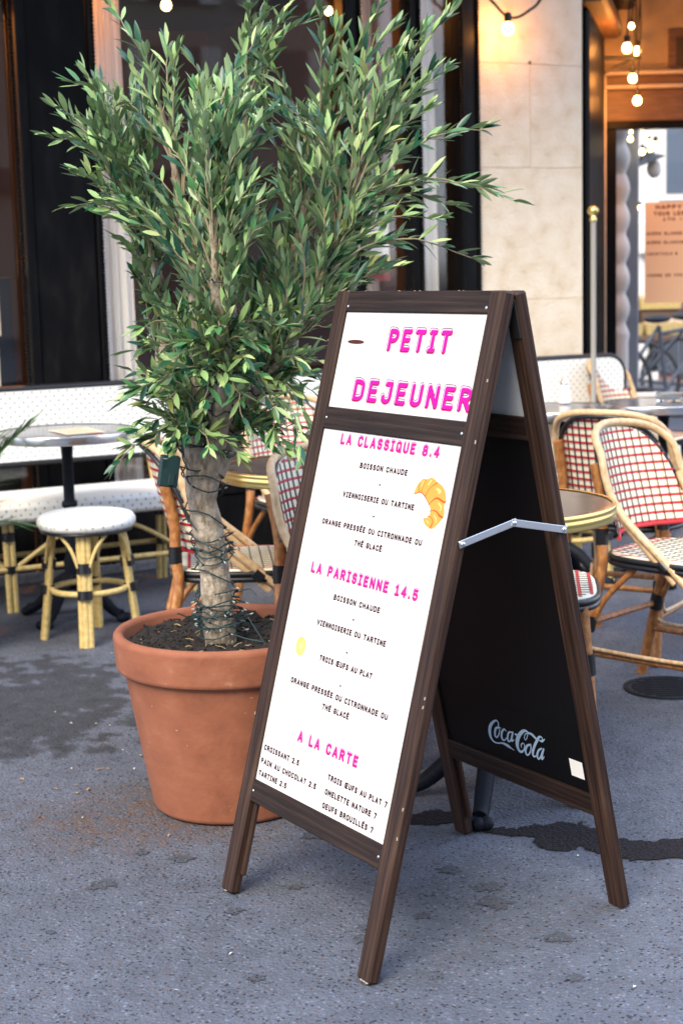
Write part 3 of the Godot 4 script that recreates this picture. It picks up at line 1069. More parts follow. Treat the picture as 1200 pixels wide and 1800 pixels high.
func olive_tree() -> void:
	var base := at_z(386, 1122, -3.825)
	base.y = 0.40
	var o := thing("olive_tree", "leafy olive tree with pale trunk growing from terracotta pot", "tree", base)
	var inv := -base
	var limbs := []
	# trunk, then limbs: picture x, y, step in depth, radius
	var tr := [[389, 1135, 0, .050], [386, 1090, 0, .049], [379, 1040, 0, .047], [376, 985, 0, .044], [366, 930, 0, .046], [356, 880, 0, .044], [357, 835, 0, .054], [366, 800, 0, .056], [372, 775, 0, .036]]
	var defs := [
		[[350, 835, 0, .036], [345, 790, .02, .033], [340, 740, .03, .028], [348, 660, .04, .024], [345, 560, .05, .0195], [339, 470, .06, .017], [325, 400, .05, .014], [312, 330, .04, .010], [300, 250, .04, .006]],
		[[372, 830, 0, .038], [392, 790, -.02, .034], [412, 745, -.04, .030], [426, 700, -.05, .027], [442, 640, -.08, .023], [472, 585, -.10, .019], [502, 510, -.12, .015], [520, 430, -.12, .012], [545, 330, -.10, .008]],
		[[362, 800, -.03, .032], [380, 720, -.08, .026], [398, 630, -.12, .022], [405, 540, -.15, .018], [415, 440, -.16, .014], [425, 330, -.16, .010], [432, 220, -.14, .006]],
		[[350, 790, -.02, .028], [310, 720, -.06, .023], [285, 640, -.08, .018], [290, 550, -.08, .014], [270, 460, -.06, .011], [245, 380, -.04, .008]],
		[[380, 780, .03, .028], [395, 690, .10, .022], [392, 600, .16, .018], [380, 500, .20, .014], [375, 400, .22, .011], [370, 290, .22, .007]],
		[[420, 720, -.04, .022], [450, 690, .04, .018], [500, 620, .10, .014], [560, 500, .12, .011], [600, 400, .10, .008]]]
	var path := func(d: Array) -> Array:
		var pp := []
		for q in d:
			var p := at_z(q[0], q[1], -3.825 + q[2]) + inv
			pp.append(Vector4(p.x, p.y, p.z, q[3]))
		return smooth_path(pp, 5)
	var put := func(called: String, d: Array, sides: int) -> Array:
		var pp: Array = path.call(d)
		var ps := []
		var rs := []
		for i in pp.size():
			var p := Vector3(pp[i].x, pp[i].y, pp[i].z)
			ps.append(p)
			rs.append(pp[i].w * (.80 if called == "trunk" else .86))
		var b := MB.new()
		b.tube(ps, rs, sides)
		for i in b.v.size():       # knots and hollows
			var q := b.v[i]
			b.v[i] += b.n[i] * (0.006 * noise.get_noise_3d(q.x * 18.0, q.y * 9.0, q.z * 18.0) + 0.003 * noise.get_noise_3d(q.x * 60.0, q.y * 40.0, q.z * 60.0))
		part(b, called, M.bark, o)
		return pp
	var trunk: Array = put.call("trunk", tr, 24)
	for d in defs:
		limbs.append(put.call("limb", d, 14))
	# leafy shoots: tip in the picture, step in depth
	var tips := []
	for q in [[100, 178, .05], [92, 228, .12], [118, 200, -.1], [132, 108, .05], [150, 92, -.05], [190, -6, .05], [172, 150, .1], [233, 78, .0], [258, 60, .1], [292, 42, -.05], [312, 60, .1], [345, 120, .15], [372, 108, .0], [398, 95, .1], [425, 70, -.1], [440, 5, .1], [470, -10, 0], [452, 60, .15], [500, 25, .1], [522, -15, -.1], [545, 20, 0], [562, 8, .1], [590, 45, .0], [612, 105, .1], [640, 65, .1], [668, -5, .0], [692, 35, -.1], [700, 92, .1], [742, 45, .05], [792, 4, .05], [720, 60, 0], [756, 118, .05], [782, 108, .0], [726, 150, .1], [742, 185, .05], [700, 200, 0], [846, 214, .05], [790, 228, .0], [700, 268, .1], [690, 235, .0], [902, 340, .05], [846, 316, .1], [800, 350, .0], [828, 440, .05], [770, 372, .1], [730, 330, .05], [650, 352, .1], [662, 420, .05], [684, 462, .1], [640, 486, .0], [606, 450, .1], [570, 430, .15], [700, 400, 0],
			[142, 236, .1], [150, 300, .0], [182, 285, .1], [200, 205, .15], [224, 255, .2], [172, 352, .05], [232, 335, .2], [252, 300, .1], [205, 140, .1], [215, 410, .1],
			[232, 432, .1], [242, 474, .0], [252, 562, .1], [236, 604, .15], [232, 640, .0], [226, 690, .1], [240, 742, .15], [232, 772, .1], [206, 806, .12], [300, 768, .2], [330, 752, .25], [420, 786, .15], [462, 764, .1], [502, 776, .15], [536, 806, .1], [540, 722, .1], [562, 684, .0], [560, 622, .1], [574, 562, .15], [548, 522, .2], [592, 482, .1], [522, 622, .2], [482, 702, .2], [432, 622, .25], [382, 562, .28], [302, 622, .25], [282, 522, .25], [332, 482, .28], [402, 482, .3], [462, 522, .25], [300, 690, .2], [270, 660, .2], [360, 690, .25], [400, 660, .25], [450, 590, .25], [500, 560, .2], [260, 720, .1], [330, 590, .25], [270, 600, .2], [460, 650, .22], [520, 680, .1], [350, 640, .25]]:
		tips.append([q[0], q[1] + (38 if q[1] < 150 and q[0] < 420 and q[0] != 190 else 12), q[2]])
	for i in 66:
		var a := rng.randf() * TAU
		var r := sqrt(rng.randf())
		tips.append([395 + cos(a) * r * 235, 300 + sin(a) * r * 195, rng.randf_range(-.38, .36) * sqrt(max(0.05, 1.0 - r * r * 0.8))])
	for i in 48:
		tips.append([rng.randf_range(240, 555), rng.randf_range(480, 790), rng.randf_range(-.20, .28)])
	for i in 14:
		tips.append([rng.randf_range(130, 260), rng.randf_range(130, 400), rng.randf_range(-.25, .25)])
	for i in 30:
		tips.append([rng.randf_range(232, 560), rng.randf_range(590, 790), rng.randf_range(-.10, .26)])
	for i in 26:
		tips.append([rng.randf_range(560, 720), rng.randf_range(90, 470), rng.randf_range(-.2, .2)])
	for i in 22:
		tips.append([rng.randf_range(330, 540), rng.randf_range(130, 380), rng.randf_range(-.3, .32)])
	for i in 30:
		tips.append([rng.randf_range(350, 480), rng.randf_range(150, 430), rng.randf_range(.05, .34)])
	var twigs := MB.new()
	var leaves := []        # [transform, length, width, bend, top, under]
	for q in tips:
		var tip: Vector3 = at_z(q[0], q[1], -3.825 + q[2]) + inv
		# grow from the limb point that lies best below and within
		var best := Vector3.ZERO
		var best_score := 1e9
		var best_dir := Vector3.UP
		for l in limbs:
			for i in range(6, l.size()):
				var p := Vector3(l[i].x, l[i].y, l[i].z)
				var d := tip - p
				var low: bool = q[1] > 570
				var score: float = (abs(d.length() - 0.13) + abs(d.y - 0.05) * 0.6 + 0.2 * abs(d.z)) if low else abs(d.length() - 0.30) + max(0.0, 0.12 - d.y) * 0.8 + 0.35 * abs(d.x) + 0.25 * abs(d.z)
				if d.length() < 0.07: score += 0.3
				if score < best_score:
					best_score = score; best = p
					var pq: Vector4 = l[i] - l[i - 1]
					best_dir = Vector3(pq.x, pq.y, pq.z).normalized()
		var span := best.distance_to(tip)
		var ctrl := best + best_dir * span * 0.35 + (tip - best) * 0.25 + Vector3(0, (0.10 if tip.y > best.y - 0.02 else 0.22) * span, 0)
		var pts := []
		var rs := []
		for i in 13:
			var t := i / 12.0
			pts.append(best.lerp(ctrl, t).lerp(ctrl.lerp(tip, t), t) + Vector3(noise.get_noise_2d(t * 3.0, q[0]), noise.get_noise_2d(t * 3.0, q[1] + 50.0), noise.get_noise_2d(t * 3.0, q[0] - q[1])) * 0.015 * t)
			rs.append(lerp(0.0016 + span * 0.006, 0.0010, t))
		twigs.tube(pts, rs, 6)
		var s: float = span * (0.18 if span < 0.3 else 0.30)
		var side := rng.randf() * TAU
		while true:
			var t := s / span
			if t > 1.0: break
			var fi := t * 12.0
			var i0 := int(min(fi, 11.0))
			var p: Vector3 = pts[i0].lerp(pts[i0 + 1], fi - i0)
			var tg: Vector3 = (pts[i0 + 1] - pts[i0]).normalized()
			var xax := tg.cross(Vector3.UP if abs(tg.y) < 0.95 else Vector3.RIGHT).normalized()
			side += PI * 0.5 + rng.randf_range(-.3, .3)
			for k in 2:
				if rng.randf() < 0.06: continue
				var out := xax.rotated(tg, side + k * PI)
				var open := lerpf(0.85, 0.36, t) + rng.randf_range(-.25, .25)
				var dir := (tg * cos(open) + out * sin(open) + Vector3(0, rng.randf_range(-.1, .6) if q[1] > 570 else rng.randf_range(.05, .45), 0)).normalized()
				leaves.append(make_leaf(p, dir, tg, lerpf(1.0, 0.72, t)))
			s += rng.randf_range(.019, .031)
		for k in 3:
			leaves.append(make_leaf(tip, ((tip - pts[10]).normalized() + Vector3(rng.randf_range(-.35, .35), rng.randf_range(-.1, .4), rng.randf_range(-.35, .35))).normalized(), Vector3.UP, 0.75))
	part(twigs, "twigs", M.twig, o).set_meta("kind", "stuff")
	# the 300 leaves that show largest are single pieces, the rest one mass
	leaves.sort_custom(func(a, b): return a[0].origin.z + a[1] * 2.0 > b[0].origin.z + b[1] * 2.0)
	var kinds := []
	for k in 10:
		var b := MB.new()
		var cc := leaf_colors()
		leaf_shape(b, Transform3D.IDENTITY, 1.0, 0.2 + 0.012 * k, 0.02 + 0.02 * k, cc[0], cc[1])
		kinds.append(b.mesh())
	var rest := MB.new()
	for i in leaves.size():
		var l: Array = leaves[i]
		if i < 300:
			show_mesh(kinds[i % 10], "leaf", M.leafy, o, l[0] * Transform3D(Basis.from_scale(Vector3.ONE * l[1]), Vector3.ZERO))
		else:
			leaf_shape(rest, l[0], l[1], l[2], l[3], l[4], l[5])
	var fo := part(rest, "foliage", M.leafy, o)
	fo.set_meta("kind", "stuff")
	print("leaves ", leaves.size())
	fairy_lights(base, trunk, limbs)

func leaf_colors() -> Array:
	var k := rng.randf()
	var top := Color(.060, .170, .060)
	if k < 0.34: top = Color(.245, .385, .140)
	elif k < 0.44: top = Color(.37, .47, .20)
	elif k < 0.72: top = Color(.015, .070, .038)
	elif k < 0.76: top = Color(.12, .14, .035)
	var j := rng.randf_range(.85, 1.15)
	return [Color(top.r * j, top.g * j, top.b * j), Color(.24 * j, .35 * j, .17 * j)]

func make_leaf(p: Vector3, dir: Vector3, tg: Vector3, size: float) -> Array:
	var up := (Vector3.UP * 0.8 + tg * 0.2 + Vector3(rng.randf_range(-.7, .7), rng.randf_range(-.3, .3), rng.randf_range(-.7, .9))).normalized()
	var x := dir.cross(up).normalized()
	if x.length() < 0.5: x = Vector3.RIGHT
	var z := x.cross(dir).normalized()
	var l := rng.randf_range(.042, .084) * size
	var cc := leaf_colors()
	return [Transform3D(Basis(x, dir, z), p), l, rng.randf_range(.0110, .0180) * sqrt(size), rng.randf_range(-.1, .25), cc[0], cc[1]]

func fairy_lights(base: Vector3, trunk: Array, limbs: Array) -> void:
	var o := thing("fairy_lights", "dark green fairy light wire wound round the olive trunk", "string lights", base)
	var tips := []
	var wind := func(pp: Array, t0: float, t1: float, turns: float, start: float, slack: float) -> Array:
		var out := []
		var count := int(turns * 22) + 8
		for i in count + 1:
			var f := float(i) / count
			var t: float = lerp(t0, t1, f) * (pp.size() - 1)
			t = clamp(t + 0.6 * noise.get_noise_1d(f * turns * 2.2 + start * 9.0), 0.0, pp.size() - 1.01)
			var q: Vector4 = pp[int(t)].lerp(pp[int(t) + 1], t - int(t))
			var a := start + f * turns * TAU + 0.7 * noise.get_noise_1d(f * turns * 3.0 + 31.0 + start)
			var r: float = q.w * .84 + 0.0065 + slack * max(0.0, noise.get_noise_1d(f * turns * 5.0 + 7.0 * start))
			var p := Vector3(q.x + cos(a) * r, q.y + .010 * sin(a * 2.0 + start), q.z + sin(a) * r)
			out.append(p)
			if i % 7 == 3:
				tips.append([p, (Vector3(cos(a), rng.randf_range(-.6, .8), sin(a))).normalized()])
		return out
	for d in [[trunk, .06, .26, 4.2, 0.3, .035], [trunk, .10, .20, 3.0, 2.0, .045], [trunk, .38, .48, 3.4, 1.0, .014], [trunk, .38, .46, 2.2, 3.4, .05], [trunk, .08, .24, 3.2, 5.5, .04], [trunk, .25, .42, 1.4, 4.0, .01], [trunk, .48, .95, 2.6, 5.0, .008], [trunk, .5, .92, 1.8, 2.2, .012],
			[limbs[0], .05, .85, 8.0, 1.0, .03], [limbs[1], .05, .85, 8.0, 3.0, .03], [limbs[2], .05, .8, 8.0, 5.0, .04], [limbs[3], .05, .85, 6.0, 2.0, .04], [limbs[4], .1, .7, 5.0, 0.0, .04], [limbs[5], .1, .8, 5.0, 0.7, .05]]:
		rod("wire", wind.call(d[0], d[1], d[2], d[3], d[4], d[5]), 0.0019, M.wire, o, 5)
	# loose ends over the soil
	for e in [[[436, 1085], [452, 1110], [468, 1135]], [[398, 1110], [430, 1122], [462, 1128]], [[350, 1095], [330, 1085], [312, 1078]], [[420, 1040], [438, 1035], [450, 1045]]]:
		var pts := []
		for i in 3:
			pts.append(at_z(e[i][0], e[i][1], -3.78 + .012 * i) - base)
		rod("wire", smooth_path(pts, 4), 0.0018, M.wire, o, 5)
	for t in tips:
		var b := MB.new()
		b.tube([t[0], t[0] + t[1] * 0.010], .0026, 6)
		var s := part(b, "socket", M.wire, o)
		var b2 := MB.new()
		b2.tube([t[0] + t[1] * 0.010, t[0] + t[1] * 0.016, t[0] + t[1] * 0.018], [.0019, .0017, .0004], 6)
		part(b2, "lamp_tip", M.wire_tip, s)
	var bx := thing("light_control_box", "small dark green plastic box hanging in the olive tree", "control box", at_z(297, 828, -3.72))
	bar("case", Vector3(.046, .074, .022), Vector3.ZERO, M.box_green, bx, 0.003, Basis(Vector3.BACK, -.16) * Basis(Vector3.UP, .3))
	for i in 5:
		bar("rib", Vector3(.010, .0014, .002), Basis(Vector3.BACK, -.16) * Basis(Vector3.UP, .3) * Vector3(-.014, .030 - i * .005, .0115), M.wire_tip if i == 0 else M.wire, bx, 0.0, Basis(Vector3.BACK, -.16) * Basis(Vector3.UP, .3))
	bar("clip", Vector3(.014, .026, .004), Basis(Vector3.BACK, -.16) * Basis(Vector3.UP, .3) * Vector3(.006, -.018, .0125), M.box_green, bx, 0.001, Basis(Vector3.BACK, -.16) * Basis(Vector3.UP, .3))
	rod("cable", smooth_path([Vector3(.0, .036, 0), Vector3(.03, .06, -.01), Vector3(.07, .05, -.05)], 4), .0022, M.wire, bx, 6)

# ------------------------------------------------------------------ the cafe's front; local x runs along it, z out of it
func shop_front() -> void:
	var o := thing("cafe_building", "black wooden cafe front with tall windows and a pale stone pier", "building", -fn * FDIST, FY)
	bar("plinth", Vector3(5.6, .045, .16), Vector3(1.33, .0225, -.05), M.step, o, .006)
	# base boards under the windows
	bar("base_board", Vector3(2.88, .26, .05), Vector3(.45, .175, -.03), M.paint_black, o, .004)
	bar("base_board", Vector3(1.89, .26, .05), Vector3(3.185, .175, -.03), M.paint_black, o, .004)
	var bead := func(s: float, z: float, called: String) -> void:
		var prof := []
		var y := .05
		while y < 2.9:
			for k in 6:
				prof.append(Vector2(.0045 + .0065 * sin(PI * (k + .5) / 6.0), y + .016 * k / 6.0))
			y += .016
		var b := MB.new()
		b.lathe(prof, 7)
		part(b, called, M.paint_black, o, Transform3D(Basis.IDENTITY, Vector3(s, 0, z)))
	# dark pilaster panel
	var pp := bar("pilaster_panel", Vector3(.262, 2.86, .03), Vector3(2.086, 1.475, .0), M.paint_black, o, .003)
	for s in [1.926, 2.231]:
		bar("stile", Vector3(.040 if s < 2.0 else .014, 2.86, .05), Vector3(s + (.006 if s < 2.0 else -.002), 1.475, .005), M.paint_black, o, .004)
	bead.call(1.897, .012, "bead_trim")
	bead.call(2.247, .012, "bead_trim")
	# windows: [from, to]
	for w in [[-.9, .35], [.40, 1.885], [2.258, 3.415], [3.505, 3.75], [3.815, 4.03]]:
		var wd: float = w[1] - w[0]
		var c: float = (w[0] + w[1]) * .5
		var win := bar("window", Vector3(wd, .05, .05), Vector3(c, .33, -.02), M.paint_black, o, .004)       # bottom rail
		var b := MB.new()
		b.box(Vector3(wd, 2.5, .006), Transform3D.IDENTITY, 0.0)
		part(b, "pane", M.pane, win, Transform3D(Basis.IDENTITY, Vector3(0, 1.28, -.01)))
		bar("top_rail", Vector3(wd, .05, .05), Vector3(0, 2.545, .001), M.paint_black, win, .004)
	for m in [[.352, .398], [3.418, 3.502], [3.753, 3.812], [4.033, 4.127]]:
		bar("mullion", Vector3(m[1] - m[0], 2.9, .09), Vector3((m[0] + m[1]) * .5, 1.495, -.005), M.paint_black, o, .006)
		bead.call(m[0] + .004, .046, "bead_trim")
		bead.call(m[1] - .004, .046, "bead_trim")
	bar("window_reveal", Vector3(.02, 2.86, .44), Vector3(4.118, 1.495, -.275), M.paint_black, o, .003)
	bar("lintel", Vector3(6.1, .5, .3), Vector3(1.08, 3.16, -.08), M.paint_black, o, .01)
	# stone pier, block by block
	var pier := MB.new()
	pier.box(Vector3(.57, 3.6, .452), Transform3D.IDENTITY, 0.0)
	var pr := part(pier, "stone_pier", M.stone, o, Transform3D(Basis.IDENTITY, Vector3(4.43, 1.8, -.19)))
	for q in [[4.133, 4.725, .0, .532], [4.133, 4.725, .534, 1.132], [4.133, 4.725, 1.134, 1.765], [4.133, 4.4192, 1.767, 2.252], [4.4208, 4.725, 1.767, 2.252], [4.133, 4.725, 2.254, 2.862], [4.133, 4.725, 2.864, 3.6]]:
		var b := MB.new()
		b.box(Vector3(q[1] - q[0], q[3] - q[2], .46), Transform3D.IDENTITY, .002)
		part(b, "stone_block", M.stone, pr, Transform3D(Basis.IDENTITY, Vector3((q[0] + q[1]) * .5 - 4.43, (q[2] + q[3]) * .5 - 1.8, 0.0)))
	var pin := MB.new()
	pin.ball(Vector3.ZERO, Vector3.ONE * .007, 8, 6)
	part(pin, "iron_pin", M.black_metal, pr, Transform3D(Basis.IDENTITY, Vector3(4.418 - 4.43, 2.262 - 1.8, .232)))
	# the room behind the glass
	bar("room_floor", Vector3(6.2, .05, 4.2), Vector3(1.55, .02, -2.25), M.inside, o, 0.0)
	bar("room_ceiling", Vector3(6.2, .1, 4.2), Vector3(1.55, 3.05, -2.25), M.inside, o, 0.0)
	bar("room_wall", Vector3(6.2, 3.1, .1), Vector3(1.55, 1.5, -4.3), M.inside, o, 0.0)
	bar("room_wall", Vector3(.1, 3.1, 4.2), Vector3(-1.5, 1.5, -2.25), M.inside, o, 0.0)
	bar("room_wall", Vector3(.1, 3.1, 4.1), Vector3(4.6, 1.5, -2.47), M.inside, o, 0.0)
	bar("reflection_board", Vector3(1.3, 2.4, .05), Vector3(1.24, 1.25, -.50), M.reflection_pale, o, 0.0)  # added pale board, in place of a sunlit reflection in the pane
	bar("reflection_board_rail", Vector3(1.3, .05, .03), Vector3(1.24, 1.33, -.45), M.white_paper, o, .003)  # white strip on the added board
	bar("upper_facade", Vector3(6.5, 3.4, .3), Vector3(1.4, 5.1, -.08), M.stone, o, .01)
	# curtains; the third is added to stand in for a pale reflection
	for q in [[2.27, 2.40, -.055, "white curtain hanging inside window beside black pilaster"], [3.825, 3.955, -.07, "white curtain hanging inside narrow window beside stone pier"], [3.52, 3.70, -.20, "added white curtain behind the window poster, in place of a pale reflection"]]:
		var cb := MB.new()
		var s0: float = q[0]
		var s1: float = q[1]
		var zc: float = q[2]
		cb.grid(48, 20, func(a: float, t: float) -> Vector3:
			var flare := lerpf(1.12, 0.9, t)
			return Vector3(s0 + (s1 - s0) * a * flare, .12 + 2.6 * t, zc + .012 * sin(a * 19.0) + .006 * sin(a * 43.0 + t * 2.0)))
		var cu := part(cb, "curtain", M.curtain, self, Transform3D(Basis(Vector3.UP, FY), -fn * FDIST))
		tag(cu, q[3], "curtain", "window curtains")
	# things seen dimly in the room
	var menu := thing("window_menu", "dark easel board with two cream menus behind end window", "notice board", fd * 1.74 - fn * (FDIST + .10), FY)
	bar("backing", Vector3(.26, 1.25, .012), Vector3(0, .68, 0), M.iron, menu, .002)
	var pr1 := Print.new(300, 300, Color(.93, .86, .76))
	write_line(pr1, "DEJEUNER", 20, 296, 118, 46, 11, Color(.72, .06, .42))
	write_line(pr1, "BOISSON CHAUDE", 50, 250, 190, 16, 3, Color(.3, .05, .1))
	printed("paper", pr1.texture(), -.20, .075, 1.06, 1.27, .0075, menu)
	printed("paper", Print.new(8, 8, Color(.90, .86, .74)).texture(), -.20, .062, .72, 1.01, .0075, menu)
	var ws := thing("window_poster", "white paper poster on glass of narrow window", "poster", fd * 3.617 - fn * (FDIST + .06), FY)
	bar("sheet", Vector3(.136, .22, .002), Vector3(0, 1.462, 0), M.white_paper, ws, 0.0)
	bar("yellow_band", Vector3(.120, .060, .002), Vector3(.01, 1.335, .003), plain(.62, .60, .12, .7), ws, 0.0)
	bar("red_band", Vector3(.13, .05, .002), Vector3(.005, 1.27, .003), plain(.22, .02, .02, .7), ws, 0.0)

func corner_entrance() -> void:
	var o := thing("corner_entrance", "recessed cafe entrance with black fluted side and glass door", "entrance", Vector3(1.21, 0, -8.07))
	var off := -o.position
	var a := Vector3(1.222, 0, -8.10)
	var e := Vector3(1.545, 0, -9.46)
	var d := (e - a).normalized()
	var turn := Basis(Vector3.UP, atan2(-d.z, d.x))          # x along the side wall
	var nrm := turn * Vector3(0, 0, 1)
	var mid := (a + e) * .5
	bar("side_wall", Vector3(a.distance_to(e), 3.3, .12), mid - nrm * .06 + Vector3(0, 1.65, 0) + off, M.paint_black, o, .004, turn)
	for i in 9:
		bar("flute", Vector3(.065, 2.55, .05), a + d * (.10 + i * .125) + nrm * .025 + Vector3(0, 1.28, 0) + off, M.paint_black, o, .018, turn)
	bar("cornice", Vector3(a.distance_to(e), .10, .16), mid + nrm * .05 + Vector3(0, 2.62, 0) + off, M.brown_wood, o, .02, turn)
	bar("cornice", Vector3(a.distance_to(e), .05, .24), mid + nrm * .08 + Vector3(0, 2.75, 0) + off, M.paint_black, o, .012, turn)
	var f := func(x0: float, x1: float, y0: float, y1: float, z: float, th: float, called: String, m: Material, bev := .004) -> MeshInstance3D:
		return bar(called, Vector3(x1 - x0, y1 - y0, th), Vector3((x0 + x1) * .5, (y0 + y1) * .5, z) + off, m, o, bev)
	f.call(1.545, 1.580, 0.0, 2.36, -9.47, .10, "stone_strip", M.stone)
	f.call(1.583, 1.640, 0.0, 2.06, -9.48, .10, "door_jamb", M.paint_black)
	f.call(3.00, 3.06, 0.0, 2.06, -9.48, .10, "door_jamb", M.paint_black)
	f.call(1.583, 3.2, 2.062, 2.105, -9.48, .10, "door_head", M.paint_black)
	f.call(1.583, 3.2, 2.107, 2.285, -9.50, .08, "transom_panel", M.brown_wood)
	f.call(1.56, 3.2, 2.287, 2.310, -9.47, .12, "moulding", M.moulding, .008)
	f.call(1.583, 3.2, 2.312, 2.362, -9.50, .08, "frieze", M.brown_wood)
	f.call(1.56, 3.2, 2.364, 2.385, -9.46, .14, "moulding", M.moulding, .008)
	f.call(1.5, 3.2, 2.387, 3.4, -9.52, .08, "upper_wall", M.plaster)
	var fr: MeshInstance3D = f.call(1.945, 2.45, 2.387, 2.62, -9.475, .02, "window_frame", M.brown_wood)
	bar("window_panel", Vector3(.42, .16, .01), Vector3(0, -.01, .012), M.inside, fr, .002)
	f.call(1.0, 3.4, 3.0, 3.1, -8.9, 1.2, "soffit", M.brown_wood)
	f.call(3.2, 3.3, 0.0, 3.0, -8.9, 1.2, "far_side_wall", M.paint_black)
	var door: MeshInstance3D = f.call(1.642, 2.998, .0, .30, -9.48, .05, "glass_door", M.paint_black)
	var pb := MB.new()
	pb.box(Vector3(1.356, 1.76, .008), Transform3D.IDENTITY, 0.0)
	part(pb, "pane", M.pane, door, Transform3D(Basis.IDENTITY, Vector3(0, 1.03, 0)))
	# drinks poster on the glass
	var pr := Print.new(420, 600, Color(.96, .80, .66))
	var ink := Color(.42, .16, .14)
	write_line(pr, "HAPPY HOUR", 62, 360, 42, 26, 7, ink)
	write_line(pr, "TOUS LES JOURS", 50, 370, 80, 24, 6, ink)
	write_line(pr, "17H - 20H", 105, 315, 112, 20, 5, ink)
	write_line(pr, "BIÈRE BLONDE 5", 12, 250, 195, 17, 4, ink)
	write_line(pr, "BIÈRE BLANCHE 5", 12, 262, 248, 17, 4, ink)
	write_line(pr, "COCKTAILS 8", 12, 190, 316, 17, 4, ink)
	write_line(pr, "VERRE DE VIN 5", 14, 250, 445, 17, 4, ink)
	var po := thing("drinks_poster", "peach coloured happy hour poster on the glass door", "poster", Vector3(2.02, 1.353, -9.452))
	bar("sheet", Vector3(.42, .58, .002), Vector3.ZERO, M.paper, po, 0.0)
	printed("print", pr.texture(), -.21, .21, -.29, .29, .0022, po, .8)

